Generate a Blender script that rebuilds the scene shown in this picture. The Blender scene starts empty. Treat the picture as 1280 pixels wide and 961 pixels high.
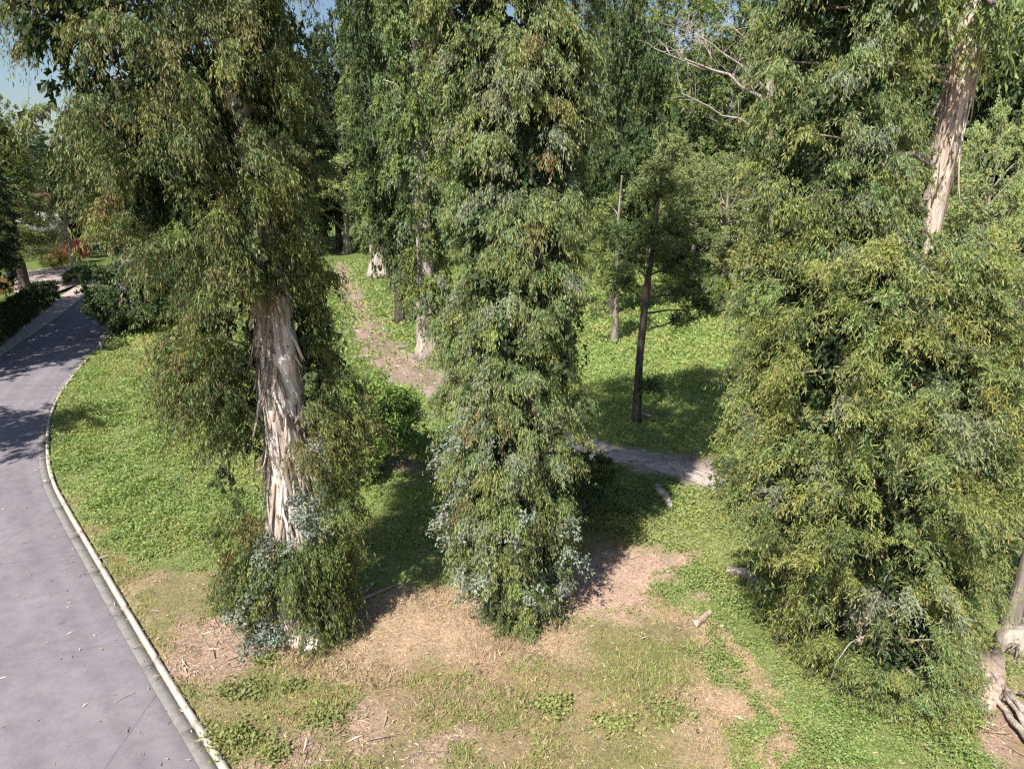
import bpy, math, time
T0 = time.time()
import numpy as np
from mathutils import Vector, Matrix

# ------------------------------------------------------------------ camera, sky, sun, exposure
S = bpy.context.scene
COL = S.collection
F, PITCH, CAM_H = 865.0, math.radians(16.8), 10.0
cam = bpy.data.objects.new('camera', bpy.data.cameras.new('camera'))
COL.objects.link(cam)
cam.data.sensor_width = 36.0
cam.data.lens = 36.0 * F / 1280.0
cam.data.clip_end = 3000
cam.location = (0, 0, CAM_H)
cam.rotation_euler = (math.radians(90) - PITCH, 0, 0)
S.camera = cam
SUN_AZ, SUN_EL = math.radians(29.5), math.radians(50)      # shadows run this far clockwise of +Y
W = bpy.data.worlds.new('World'); S.world = W; W.use_nodes = True
nt = W.node_tree
sky = nt.nodes.new('ShaderNodeTexSky'); sky.sky_type = 'NISHITA'; sky.sun_disc = False
sky.sun_elevation = SUN_EL; sky.sun_rotation = SUN_AZ + math.pi
sky.air_density = 1.0; sky.dust_density = 1.2; sky.ozone_density = 1.6
nt.nodes['Background'].inputs[1].default_value = 0.07
nt.links.new(sky.outputs[0], nt.nodes['Background'].inputs[0])
sl = bpy.data.lights.new('sun', 'SUN'); sl.energy = 5.0; sl.angle = math.radians(0.53); sl.color = (1, .95, .88)
sun = bpy.data.objects.new('sun', sl); COL.objects.link(sun)
LD = Vector((math.sin(SUN_AZ) * math.cos(SUN_EL), math.cos(SUN_AZ) * math.cos(SUN_EL), -math.sin(SUN_EL)))
sun.rotation_euler = LD.to_track_quat('-Z', 'Y').to_euler(); sun.location = -LD * 60
S.view_settings.view_transform = 'Standard'; S.view_settings.look = 'None'
S.view_settings.gamma = 1; S.view_settings.exposure = 0.86
S.render.engine = 'CYCLES'
S.cycles.max_bounces = 4; S.cycles.diffuse_bounces = 2; S.cycles.glossy_bounces = 1; S.cycles.transmission_bounces = 2
S.cycles.use_denoising = False; S.cycles.use_adaptive_sampling = True; S.cycles.adaptive_threshold = .015; S.cycles.filter_width = 1.3; S.cycles.sample_clamp_indirect = 3

# ------------------------------------------------------------------ surveying helpers
CT, ST = math.cos(PITCH), math.sin(PITCH)
def ray(px, py):
    u = (px - 640) / F; v = (480.5 - py) / F
    return u, CT + v * ST, -ST + v * CT
def G(px, py):                       # where that sight line meets the ground
    dx, dy, dz = ray(px, py); t = CAM_H / -dz
    return (dx * t, dy * t)
def P(px, py, Y):                    # where it meets the upright plane at distance Y: x, z
    dx, dy, dz = ray(px, py); t = Y / dy
    return (dx * t, CAM_H + dz * t)
def GP(pts): return np.array([G(*p) for p in pts])

# ------------------------------------------------------------------ noise and arrays
def hash3(i, j, k, s):
    n = (i * 374761393 + j * 668265263 + k * 2147483647 + s * 1274126177) & 0xffffffff
    n = ((n ^ (n >> 13)) * 1274126177) & 0xffffffff
    n = ((n ^ (n >> 16)) * 2246822519) & 0xffffffff
    return ((n ^ (n >> 15)) & 0xffffff) / float(0xffffff)
def vnoise(p, sc, seed=0):
    p = np.asarray(p, float)
    if p.shape[1] == 2: p = np.c_[p, np.zeros(len(p))]
    q = p * sc; i = np.floor(q).astype(np.int64); f = q - i; f = f * f * (3 - 2 * f); r = 0
    for a in (0, 1):
        for b in (0, 1):
            for c in (0, 1):
                w = (f[:, 0] if a else 1 - f[:, 0]) * (f[:, 1] if b else 1 - f[:, 1]) * (f[:, 2] if c else 1 - f[:, 2])
                r = r + w * hash3(i[:, 0] + a, i[:, 1] + b, i[:, 2] + c, seed)
    return r * 2 - 1
def fbm(p, sc, seed=0, o=3):
    return sum(vnoise(p, sc * 2 ** k, seed + 7 * k) * .5 ** k for k in range(o))
def nrm(v): return v / np.maximum(np.linalg.norm(v, axis=-1, keepdims=True), 1e-9)
def sstep(a, b, x):
    t = np.clip((x - a) / (b - a), 0, 1); return t * t * (3 - 2 * t)
def sdf(p, poly):                    # signed distance to a polygon, negative inside
    d = np.full(len(p), 1e18); ins = np.zeros(len(p), bool); n = len(poly)
    for i in range(n):
        a = poly[i]; b = poly[(i + 1) % n]; e = b - a; w = p - a
        t = np.clip((w @ e) / max(e @ e, 1e-9), 0, 1)
        d = np.minimum(d, ((w - t[:, None] * e) ** 2).sum(1))
        c = ((a[1] > p[:, 1]) != (b[1] > p[:, 1]))
        with np.errstate(divide='ignore', invalid='ignore'):
            ins ^= c & (p[:, 0] < (b[0] - a[0]) * (p[:, 1] - a[1]) / (b[1] - a[1]) + a[0])
    return np.where(ins, -1, 1) * np.sqrt(d)

# ------------------------------------------------------------------ mesh and object helpers
def mesh(name, v, tris=None, quads=None, col=None, mat=None, smooth=False):
    me = bpy.data.meshes.new(name); v = np.asarray(v, np.float32)
    tris = np.zeros((0, 3), np.int32) if tris is None else np.asarray(tris, np.int32)
    quads = np.zeros((0, 4), np.int32) if quads is None else np.asarray(quads, np.int32)
    nt_, nq = len(tris), len(quads)
    me.vertices.add(len(v)); me.vertices.foreach_set('co', v.ravel())
    me.loops.add(nt_ * 3 + nq * 4)
    me.loops.foreach_set('vertex_index', np.concatenate([tris.ravel(), quads.ravel()]).astype(np.int32))
    me.polygons.add(nt_ + nq)
    me.polygons.foreach_set('loop_start', np.concatenate([np.arange(nt_) * 3, nt_ * 3 + np.arange(nq) * 4]).astype(np.int32))
    if smooth: me.polygons.foreach_set('use_smooth', np.ones(nt_ + nq, bool))
    if col is not None:
        a = me.color_attributes.new('tint', 'FLOAT_COLOR', 'POINT')
        a.data.foreach_set('color', np.c_[col, np.ones(len(col))].astype(np.float32).ravel())
    me.update(calc_edges=True)
    if mat: me.materials.append(mat)
    return me
def link(name, me, parent=None, loc=None, rot=None, scale=None):
    o = bpy.data.objects.new(name, me); COL.objects.link(o); o.parent = parent
    if loc is not None: o.location = loc
    if rot is not None: o.rotation_euler = rot
    if scale is not None: o.scale = scale
    return o
def tag(o, label=None, cat=None, group=None, kind=None):
    for k, x in (('label', label), ('category', cat), ('group', group), ('kind', kind)):
        if x: o[k] = x
    return o
def thing(name, loc, label, cat, group=None, rz=0, scale=None):
    return tag(link(name, None, None, loc, (0, 0, rz), scale), label, cat, group)
class Bag:                           # gathers vertices and faces of ONE mesh
    def __init__(s): s.v, s.t, s.q, s.c, s.n = [], [], [], [], 0
    def add(s, v, t=None, q=None, c=None):
        v = np.asarray(v, float)
        if t is not None: s.t.append(np.asarray(t) + s.n)
        if q is not None: s.q.append(np.asarray(q) + s.n)
        s.v.append(v); s.c.append(np.broadcast_to((.5, .5, .5) if c is None else c, v.shape)); s.n += len(v)
    def mesh(s, name, mat, smooth=False):
        return mesh(name, np.concatenate(s.v), np.concatenate(s.t) if s.t else None,
                    np.concatenate(s.q) if s.q else None, np.concatenate(s.c), mat, smooth)

def tube(path, rad, n=8, rough=0, seed=0, flute=0, cap=True):
    path = np.asarray(path, float); K = len(path); rad = np.broadcast_to(rad, (K,))
    T = nrm(np.gradient(path, axis=0)); ref = np.array([0, 0, 1.]) if abs(T[0, 2]) < .9 else np.array([1., 0, 0])
    A = nrm(np.cross(T, ref)); B = np.cross(T, A); th = np.arange(n) / n * 2 * math.pi
    ring = A[:, None] * np.cos(th)[None, :, None] + B[:, None] * np.sin(th)[None, :, None]
    v = path[:, None] + ring * rad[:, None, None]
    if rough:
        q = v.reshape(-1, 3) * np.array([1, 1, .35])
        v = v + ring * (fbm(q, 2.2, seed, 4) * rough).reshape(K, n)[:, :, None] * rad[:, None, None]
    if flute is not 0:
        v = v + ring * (np.asarray(flute)[:, None] * (np.cos(th * 5 + seed) + .6 * np.cos(th * 3 - seed))[None, :])[:, :, None]
    v = v.reshape(-1, 3); i = np.arange(K - 1)[:, None] * n; j = np.arange(n)[None, :]; k = (j + 1) % n
    q = np.stack([i + j, i + k, i + n + k, i + n + j], -1).reshape(-1, 4)
    t = None
    if cap:
        v = np.r_[v, [path[0], path[-1]]]
        jj = np.arange(n); kk = (jj + 1) % n; e = (K - 1) * n
        t = np.r_[np.stack([kk, jj, np.full(n, K * n)], -1), np.stack([e + jj, e + kk, np.full(n, K * n + 1)], -1)]
    return v, t, q

def leaf_arrays(p, d, L, Wd, rng, curl=.12, mid=.42):
    n = len(p); s = nrm(np.cross(d, rng.normal(size=(n, 3)))); u = np.cross(s, d)
    L = np.broadcast_to(L, (n,))[:, None]; Wd = np.broadcast_to(Wd, (n,))[:, None]
    v = np.stack([p, p + d * L * mid + s * Wd * .5 + u * Wd * .22, p + d * L * mid - s * Wd * .5 + u * Wd * .22,
                  p + d * L + u * L * rng.uniform(-curl, curl, (n, 1)) + s * L * rng.uniform(-curl, curl, (n, 1))], 1).reshape(-1, 3)
    b = np.arange(n)[:, None] * 4
    return v, np.concatenate([b + [[0, 1, 3]], b + [[0, 3, 2]]])
def sickle_arrays(p, d, L, Wd, rng, curl=.14):
    n = len(p); s = nrm(np.cross(d, rng.normal(size=(n, 3)))); L = np.broadcast_to(L, (n,))[:, None]; Wd = np.broadcast_to(Wd, (n,))[:, None]
    v = np.stack([p, p + d * L * .45 + s * Wd, p + d * L + s * L * rng.uniform(-curl, curl, (n, 1))], 1).reshape(-1, 3)
    return v, np.arange(n)[:, None] * 3 + [[0, 1, 2]]
def palette(pal, wts, n, rng, jit=.16):
    pal = np.array(pal); k = rng.choice(len(pal), n, p=np.array(wts) / np.sum(wts))
    return pal[k] * rng.lognormal(0, jit, (n, 1)) * rng.lognormal(0, .05, (n, 3))

def sprays(bag, twigbag, rng, C, O, size, ntw, nlf, L, Wd, pal, wts, droop=.55, hang=.85, loose=.4, up=.25, spread=.7, twigcol=(.13, .09, .05), twig=.005, tips=None):
    """every clump C throws ntw arching twigs, every twig carries nlf leaves"""
    N = len(C); M = N * ntw
    size = np.broadcast_to(size, (N,))
    c = np.repeat(C, ntw, 0); o = np.repeat(O, ntw, 0); l = np.repeat(size, ntw) * rng.uniform(.5, 1.25, M)
    d = nrm(o * .9 + rng.normal(size=(M, 3)) * spread + [0, 0, up])
    dr = droop * rng.uniform(.6, 1.5, M)
    def at(t, k): return c[k] + d[k] * (l[k] * t)[:, None] + np.c_[np.zeros((len(k), 2)), -dr[k] * l[k] * t * t]
    k = np.repeat(np.arange(M), nlf); t = rng.uniform(.12, 1.05, len(k)) ** .8
    tan = nrm(d[k] + np.c_[np.zeros((len(k), 2)), -2 * dr[k] * t])
    ld = nrm(tan * .5 + np.array([0, 0, -hang]) + rng.normal(size=(len(k), 3)) * loose)
    p = at(t, k) + rng.normal(size=(len(k), 3)) * .03
    ll = L * rng.uniform(.6, 1.3, len(k))
    fine = Wd / L < .5; v, f = (sickle_arrays if fine else leaf_arrays)(p, ld, ll, Wd * rng.uniform(.7, 1.3, len(k)), rng)
    clump = palette(pal, wts, N, rng, .12)[k // ntw]
    lf = palette(pal, wts, len(k), rng, .2)
    cc = clump * .62 + lf * .38
    if tips is not None:
        w = (sstep(.6, 1., t) * (rng.random(len(k)) < .4))[:, None]; cc = cc * (1 - w) + np.array(tips) * w
    bag.add(v, t=f, c=np.repeat(cc, 3 if fine else 4, 0))
    if twigbag is not None:
        ts = np.linspace(0, 1, 3); ring = np.array([[1, 0, 0], [-.5, .86, 0], [-.5, -.86, .5]])
        K2 = np.arange(0, M, 4); pts = np.stack([at(np.full(len(K2), x), K2) for x in ts], 1)
        r = twig * np.linspace(1.5, .5, 3)
        v = (pts[:, :, None] + ring[None, None] * r[None, :, None, None]).reshape(-1, 3)
        q = []
        for a in range(2):
            for b in range(3): q.append([a * 3 + b, a * 3 + (b + 1) % 3, a * 3 + 3 + (b + 1) % 3, a * 3 + 3 + b])
        q = (np.arange(len(K2))[:, None, None] * 9 + np.array(q)[None]).reshape(-1, 4)
        twigbag.add(v, q=q, c=np.array(twigcol))

# ------------------------------------------------------------------ materials
def newmat(name):
    m = bpy.data.materials.new(name); m.use_nodes = True
    n = m.node_tree; return m, n, n.nodes['Principled BSDF']
def node(n, typ, **kw):
    x = n.nodes.new(typ)
    for k, v in kw.items():
        if k in x.inputs: x.inputs[k].default_value = v
        else: setattr(x, k, v)
    return x
def ramp(n, fac, stops):
    r = n.nodes.new('ShaderNodeValToRGB'); e = r.color_ramp.elements
    while len(e) < len(stops): e.new(.5)
    for x, (p, c) in zip(e, stops): x.position = p; x.color = (*c, 1)
    n.links.new(fac, r.inputs[0]); return r.outputs[0]
def mixc(n, a, b, fac, mode='MULTIPLY'):
    x = n.nodes.new('ShaderNodeMix'); x.data_type = 'RGBA'; x.blend_type = mode
    for s, v in ((6, a), (7, b), (0, fac)):
        if hasattr(v, 'is_linked'): n.links.new(v, x.inputs[s])
        else: x.inputs[s].default_value = v if s == 0 else (*v, 1)
    return x.outputs[2]
def noise(n, sc, det=4, vec=None, rough=.55):
    x = node(n, 'ShaderNodeTexNoise', Scale=sc, Detail=det, Roughness=rough)
    if vec is not None: n.links.new(vec, x.inputs['Vector'])
    return x.outputs[0]
def coords(n, scale=(1, 1, 1), kind='Object'):
    t = n.nodes.new('ShaderNodeTexCoord'); m = n.nodes.new('ShaderNodeMapping'); m.inputs['Scale'].default_value = scale
    n.links.new(t.outputs[kind], m.inputs[0]); return m.outputs[0]
def bump(n, b, h, strength=.5, dist=.02):
    x = node(n, 'ShaderNodeBump', Strength=strength, Distance=dist); n.links.new(h, x.inputs['Height']); n.links.new(x.outputs[0], b.inputs['Normal'])

def leaf_material(name, rough=.5, trans=.3, spec=.35):
    m, n, b = newmat(name)
    a = node(n, 'ShaderNodeAttribute', attribute_name='tint')
    oi = n.nodes.new('ShaderNodeObjectInfo')
    hv = node(n, 'ShaderNodeHueSaturation'); tc0 = mixc(n, a.outputs[0], oi.outputs['Color'], 1.0); n.links.new(tc0, hv.inputs['Color'])
    mr = node(n, 'ShaderNodeMapRange'); mr.inputs[3].default_value = .82; mr.inputs[4].default_value = 1.18
    n.links.new(oi.outputs['Random'], mr.inputs[0]); n.links.new(mr.outputs[0], hv.inputs['Value'])
    b.inputs['Roughness'].default_value = rough; b.inputs['Specular IOR Level'].default_value = spec
    n.links.new(hv.outputs[0], b.inputs['Base Color'])
    tr = node(n, 'ShaderNodeBsdfTranslucent')
    tc = mixc(n, hv.outputs[0], (1.05, 1.2, .55), 1.0); n.links.new(tc, tr.inputs[0])
    mx = node(n, 'ShaderNodeMixShader'); mx.inputs[0].default_value = trans
    n.links.new(b.outputs[0], mx.inputs[1]); n.links.new(tr.outputs[0], mx.inputs[2])
    n.links.new(mx.outputs[0], n.nodes['Material Output'].inputs[0]); return m
M_LEAF = leaf_material('leaf', .55, .14, .25)
M_WEED = leaf_material('weed_leaf', .55, .35, .25)
M_GRASS = leaf_material('grass_blade', .6, .3, .2)
m, n, b = newmat('twig_bark'); a = node(n, 'ShaderNodeAttribute', attribute_name='tint'); n.links.new(a.outputs[0], b.inputs['Base Color']); b.inputs['Roughness'].default_value = .85; M_TWIG = m

def bark_material(name, stops, sc=1.0, patch=None):
    m, n, b = newmat(name)
    v = coords(n, (3.2 * sc, 3.2 * sc, .42 * sc)); v2 = coords(n, (11 * sc, 11 * sc, 1.1 * sc))
    n1 = noise(n, 1.5, 6, v, .65); n2 = noise(n, 1.6, 5, v2, .7); n3 = noise(n, 1.1, 3, coords(n, (1, 1, .7)))
    c = ramp(n, n1, stops)
    c = mixc(n, c, ramp(n, n2, [(.3, (.55, .51, .49)), (.58, (1.1, 1.08, 1.06))]), .85)
    if patch: c = mixc(n, c, patch, ramp(n, n3, [(.50, (0, 0, 0)), (.60, (.75, .75, .75))]), 'MIX')
    n.links.new(c, b.inputs['Base Color']); b.inputs['Roughness'].default_value = .88; b.inputs['Specular IOR Level'].default_value = .15
    bump(n, b, n2, .9, .03); return m
M_BARK = bark_material('shedding_bark', [(.30, (.15, .11, .095)), (.38, (.42, .33, .285)), (.49, (.62, .53, .475)), (.66, (.70, .64, .59))], 1, (.70, .66, .615))
M_BARKR = bark_material('pale_bark', [(.3, (.24, .15, .115)), (.41, (.46, .345, .285)), (.53, (.62, .52, .45)), (.68, (.72, .65, .585))], 1.2)
M_BARKG = bark_material('grey_bark', [(.3, (.12, .10, .085)), (.5, (.27, .235, .205)), (.7, (.40, .36, .32))], 1.4)
M_BARKD = bark_material('dark_bark', [(.3, (.035, .03, .028)), (.5, (.085, .072, .062)), (.7, (.15, .13, .115))], 1.6)
M_DEAD = bark_material('bleached_wood', [(.3, (.24, .20, .17)), (.5, (.44, .38, .33)), (.7, (.6, .55, .5))], 2.2)
M_LOG = bark_material('log_wood', [(.3, (.22, .16, .12)), (.48, (.45, .35, .28)), (.7, (.60, .51, .43))], 2.0)

m, n, b = newmat('soil_and_turf')
a = node(n, 'ShaderNodeAttribute', attribute_name='tint'); v = coords(n)
c = mixc(n, a.outputs[0], ramp(n, noise(n, 9, 8, v, .75), [(.28, (.45, .43, .4)), (.5, (1, 1, 1)), (.72, (1.5, 1.45, 1.35))]), .9)
c = mixc(n, c, ramp(n, noise(n, 1.3, 5, v), [(.3, (.8, .85, .8)), (.7, (1.15, 1.1, 1.1))]), .8)
n.links.new(c, b.inputs['Base Color']); b.inputs['Roughness'].default_value = .95; b.inputs['Specular IOR Level'].default_value = .1
bump(n, b, noise(n, 16, 8, v, .7), 1.0, .06); M_GROUND = m

m, n, b = newmat('asphalt')
v = coords(n); fine = noise(n, 90, 4, v, .7); big = noise(n, .45, 5, v, .6)
a = node(n, 'ShaderNodeAttribute', attribute_name='tint')
c = mixc(n, a.outputs[0], ramp(n, fine, [(.3, (.68, .68, .69)), (.7, (1.28, 1.27, 1.27))]), 1.)
c = mixc(n, c, ramp(n, big, [(.32, (.9, .9, .92)), (.68, (1.06, 1.05, 1.05))]), 1.)
c = mixc(n, c, ramp(n, noise(n, 2.6, 6, v, .7), [(.36, (.86, .86, .87)), (.6, (1.05, 1.05, 1.05))]), 1.)
vor = node(n, 'ShaderNodeTexVoronoi', Scale=.23, feature='DISTANCE_TO_EDGE'); 
wv = mixc(n, v, noise(n, 1.2, 4, v), .12, 'MIX'); n.links.new(wv, vor.inputs['Vector'])
c = mixc(n, c, ramp(n, vor.outputs[0], [(0, (.74, .74, .76)), (.0022, (1, 1, 1))]), 1.)
spots = noise(n, 7, 2, v, .4); c = mixc(n, c, ramp(n, spots, [(.70, (1, 1, 1)), (.76, (.8, .8, .8))]), 1.)
n.links.new(c, b.inputs['Base Color']); b.inputs['Roughness'].default_value = .9; b.inputs['Specular IOR Level'].default_value = .25
bump(n, b, fine, .35, .006); M_ASPHALT = m

def concrete(name, col):
    m, n, b = newmat(name); v = coords(n)
    c = mixc(n, col, ramp(n, noise(n, 5, 7, v, .7), [(.3, (.72, .70, .67)), (.6, (1.05, 1.05, 1.05))]), .9)
    c = mixc(n, c, ramp(n, noise(n, 45, 4, v), [(.3, (.85, .85, .85)), (.7, (1.1, 1.1, 1.1))]), 1)
    n.links.new(c, b.inputs['Base Color']); b.inputs['Roughness'].default_value = .9; bump(n, b, noise(n, 40, 4, v), .4, .008); return m
M_KERB = concrete('kerb_concrete', (.43, .385, .335)); M_GUTTER = concrete('gutter_concrete', (.20, .186, .178)); M_DRIVE = concrete('driveway_concrete', (.42, .34, .31))
m, n, b = newmat('path_gravel'); v = coords(n, (1, 1, 1))
a = node(n, 'ShaderNodeAttribute', attribute_name='tint')
c = mixc(n, a.outputs[0], ramp(n, noise(n, 22, 6, v, .75), [(.3, (.6, .58, .56)), (.7, (1.4, 1.38, 1.36))]), 1)
n.links.new(c, b.inputs['Base Color']); b.inputs['Roughness'].default_value = .95; bump(n, b, noise(n, 30, 5, v), .8, .03); M_PATH = m
def plain(name, col, rough=.7):
    m, n, b = newmat(name); v = coords(n)
    c = mixc(n, col, ramp(n, noise(n, 6, 5, v), [(.3, (.85, .85, .85)), (.7, (1.1, 1.1, 1.1))]), 1)
    n.links.new(c, b.inputs['Base Color']); b.inputs['Roughness'].default_value = rough; return m
M_WALL = plain('white_render', (.72, .70, .66)); M_ROOF = plain('roof_tile', (.22, .14, .11)); M_GLASS = plain('window_glass', (.05, .07, .09), .1)
M_FRAME = plain('white_paint', (.78, .77, .74), .5)
m, n, b = newmat('chip'); a = node(n, 'ShaderNodeAttribute', attribute_name='tint'); n.links.new(a.outputs[0], b.inputs['Base Color']); b.inputs['Roughness'].default_value = .8; M_CHIP = m

# ------------------------------------------------------------------ the road line
def spline(pts, step):
    pts = np.asarray(pts, float); out = []
    q = np.r_[[2 * pts[0] - pts[1]], pts, [2 * pts[-1] - pts[-2]]]
    for i in range(1, len(q) - 2):
        n_ = max(2, int(np.linalg.norm(q[i + 1] - q[i]) / step)); t = (np.arange(n_) / n_)[:, None]
        a, b_, c, d = q[i - 1:i + 3]
        out.append(.5 * (2 * b_ + (c - a) * t + (2 * a - 5 * b_ + 4 * c - d) * t * t + (3 * b_ - a - 3 * c + d) * t ** 3))
    return np.r_[np.concatenate(out), pts[-1:]]
KB = np.array([(1.2, 2.), (-1.2, 5.2), (-3.1, 7.5), (-5.03, 9.71), (-6.45, 11.27), (-7.93, 12.91), (-9.74, 14.94), (-11.59, 17.03), (-13.71, 19.42), (-15.7, 21.78), (-17.75, 24.69),
               (-19.94, 28.37), (-21.61, 31.85), (-23.2, 35.88), (-24.6, 39.75), (-25.9, 43.55), (-28.9, 52.4), (-33, 63.5), (-39, 80), (-47, 105), (-60, 150)])
KC = spline(KB, .3)
KT = nrm(np.gradient(KC, axis=0)); KN = np.c_[-KT[:, 1], KT[:, 0]]         # left of travel = towards the road
KS = np.r_[0, np.cumsum(np.linalg.norm(np.diff(KC, axis=0), axis=1))]
def offs(d): return KC + KN * d
VERGE = np.r_[KC[::3], KC[-1:], [(900, 1500), (900, -300), (1.2, -300)]]
def verge_d(p):                      # distance to the kerb line, negative on the verge side
    r = np.full(len(p), -9.); k = (p[:, 0] < np.interp(p[:, 1], [-300, 0, 9.7, 43, 105], [6, 6, -2, -22, -40]))
    if k.any(): r[k] = sdf(p[k], VERGE)
    return r

# ------------------------------------------------------------------ ground zones, surveyed as outlines on the ground
Z = {}
Z['mulch'] = [GP([(672, 748), (700, 728), (735, 700), (790, 686), (840, 690), (878, 678), (872, 697), (838, 712), (842, 742), (815, 772), (760, 782), (700, 768)]),
              GP([(565, 735), (610, 745), (690, 755), (700, 775), (640, 775), (590, 765)])]
Z['brown'] = [GP([(232, 768), (300, 775), (350, 790), (440, 765), (500, 735), (470, 760), (440, 790), (350, 830), (330, 850), (270, 870), (215, 850), (225, 800)]),
              GP([(410, 900), (445, 895), (480, 908), (470, 935), (430, 942), (405, 925)]), GP([(510, 935), (560, 915), (600, 930), (590, 965), (500, 975)]),
              GP([(860, 745), (890, 745), (895, 770), (868, 768)]), GP([(330, 925), (380, 910), (385, 961), (300, 990), (300, 950)]),
              GP([(470, 540), (520, 560), (510, 610), (470, 600)]),
              GP([(1205, 830), (1250, 850), (1290, 900), (1290, 985), (1240, 940), (1205, 885)]), GP([(1240, 790), (1285, 790), (1285, 830), (1245, 830)])]
Z['tan'] = [GP([(305, 830), (370, 795), (470, 755), (520, 735), (590, 745), (620, 770), (690, 785), (740, 800), (730, 830), (640, 832), (560, 820), (540, 845), (470, 870), (380, 850)]),
            GP([(930, 845), (970, 850), (1005, 900), (1040, 965), (990, 985), (960, 920)]), GP([(830, 760), (920, 800), (960, 850), (935, 870), (880, 820)]),
            GP([(860, 850), (900, 870), (925, 961), (880, 985), (850, 900)])]
Z['weed'] = [GP([(735, 655), (820, 605), (920, 630), (1000, 640), (1000, 830), (1120, 870), (1200, 850), (1265, 920), (1255, 970), (1010, 970), (960, 850), (915, 800), (860, 770), (835, 745), (845, 715), (880, 690), (800, 682)]),
             GP([(880, 800), (930, 850), (965, 920), (975, 970), (910, 975), (915, 900), (875, 830)]),
             GP([(62, 560), (70, 520), (100, 470), (130, 440), (240, 430), (330, 560), (345, 640), (300, 715), (200, 720), (140, 700), (90, 640)]),
             GP([(1200, 700), (1290, 640), (1290, 860), (1250, 850), (1205, 800)])]
Z['lawn'] = [GP([(700, 610), (700, 470), (745, 400), (780, 330), (900, 325), (1010, 330), (1100, 480), (1100, 700), (930, 635), (870, 590), (790, 560), (745, 550)]),
             GP([(420, 520), (545, 470), (600, 560), (560, 740), (430, 745)])]
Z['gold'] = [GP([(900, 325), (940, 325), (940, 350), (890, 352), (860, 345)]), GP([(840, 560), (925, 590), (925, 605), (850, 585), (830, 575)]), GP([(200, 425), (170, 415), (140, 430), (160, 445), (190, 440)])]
PATHC = spline(np.array([G(1080, 690), G(1000, 655), G(920, 614), G(870, 592), G(800, 578), G(740, 567), G(660, 540), G(580, 505), G(520, 474), G(478, 440), G(458, 410), G(450, 385), G(436, 362), G(428, 345), G(425, 330)]), .3)
PT = nrm(np.gradient(PATHC, axis=0)); PN = np.c_[-PT[:, 1], PT[:, 0]]
PW = .95 + .2 * vnoise(PATHC, .5, 5) + .15 * sstep(28, 34, PATHC[:, 1]) - .35 * sstep(40, 55, PATHC[:, 1])
PATHP = np.r_[PATHC + PN * PW[:, None], (PATHC - PN * PW[:, None])[::-1]]
gx = np.arange(-32, 26, .15); gy = np.arange(6, 90, .15)
GXY = np.stack(np.meshgrid(gx, gy), -1).reshape(-1, 2)
jit = np.c_[fbm(GXY, 1.1, 11, 4), fbm(GXY, 1.1, 31, 4)] * .45
jit *= np.clip(GXY[:, 1:] / 14, 1, 2.5)
ZW = {}
for k, polys in Z.items():
    w = 0
    w = np.zeros(len(GXY))
    for p in polys:
        lo, hi = p.min(0) - 1.6, p.max(0) + 1.6; m = ((GXY > lo) & (GXY < hi)).all(1)
        w[m] = np.maximum(w[m], 1 - sstep(-.28, .28, sdf(GXY[m] + jit[m], p)))
    ZW[k] = w
ZW['path'] = 1 - sstep(-.25, .35, sdf(GXY + jit * .5, np.r_[PATHP[:len(PATHC):3], PATHP[len(PATHC)::3]]))
RD = verge_d(GXY)
ZW['road'] = 1 - sstep(-.02, .02, -RD)
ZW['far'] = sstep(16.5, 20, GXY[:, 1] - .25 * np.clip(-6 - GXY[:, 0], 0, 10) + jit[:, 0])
def look(k, p):
    i = np.clip(((p[:, 0] + 32) / .15).round().astype(int), 0, len(gx) - 1); j = np.clip(((p[:, 1] - 6) / .15).round().astype(int), 0, len(gy) - 1)
    return ZW[k][j * len(gx) + i]
def ground_colour(p):
    c = np.tile((.23, .205, .10), (len(p), 1)).astype(float)
    def over(k, col, s=1):
        nonlocal c
        w = (look(k, p) * s)[:, None]; c = c * (1 - w) + np.array(col) * w
    d = np.clip(fbm(p, .55, 71, 3) * .9 + .25, 0, 1)[:, None] * (1 - look('far', p))[:, None]
    c = c * (1 - d) + np.array((.33, .24, .15)) * d
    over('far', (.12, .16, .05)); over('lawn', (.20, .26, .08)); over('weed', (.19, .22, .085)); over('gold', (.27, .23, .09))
    over('tan', (.44, .32, .215)); over('brown', (.36, .26, .20)); over('mulch', (.46, .325, .25)); over('path', (.33, .27, .235))
    return c

print('T', round(time.time() - T0, 1))
# ------------------------------------------------------------------ the ground sheet
def axis(lo, hi, a, b_, st, grow=1.18):
    core = list(np.arange(a, b_ + st / 2, st)); s = st
    while core[-1] < hi: s *= grow; core.append(core[-1] + s)
    s = st
    while core[0] > lo: s *= grow; core.insert(0, core[0] - s)
    return np.array(core)
ax = axis(-900, 900, -26, 15, .21); ay = np.unique(np.r_[axis(-300, 50, 8, 38, .21, 1.04), axis(44, 1500, 52, 80, .6)])
XY = np.stack(np.meshgrid(ax, ay), -1).reshape(-1, 2)
rd = verge_d(XY)                                            # negative on the verge
relief = .05 * fbm(XY, .35, 3, 3) + .03 * vnoise(XY, 2.0, 9) + .012 * vnoise(XY, 6, 10)
relief *= sstep(0, 1.2, -rd)
def ground_z(p):
    r = verge_d(p)
    return np.where(r < -.0, .10 + (.05 * fbm(p, .35, 3, 3) + .03 * vnoise(p, 2., 9)) * sstep(0, 1.2, -r), -.06)
zz = np.where(rd < .1, .125 + relief, -.06)
m_ = (rd > -.1) & (rd < .1); zz[m_] = .03
e_ = 1e-3; gr = np.c_[verge_d(XY[m_] + [e_, 0]) - rd[m_], verge_d(XY[m_] + [0, e_]) - rd[m_]] / e_; XY[m_] += gr * (.02 - rd[m_])[:, None]
far = sstep(75, 160, XY[:, 1]); zz += far * 0
gcol = ground_colour(XY)
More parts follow.
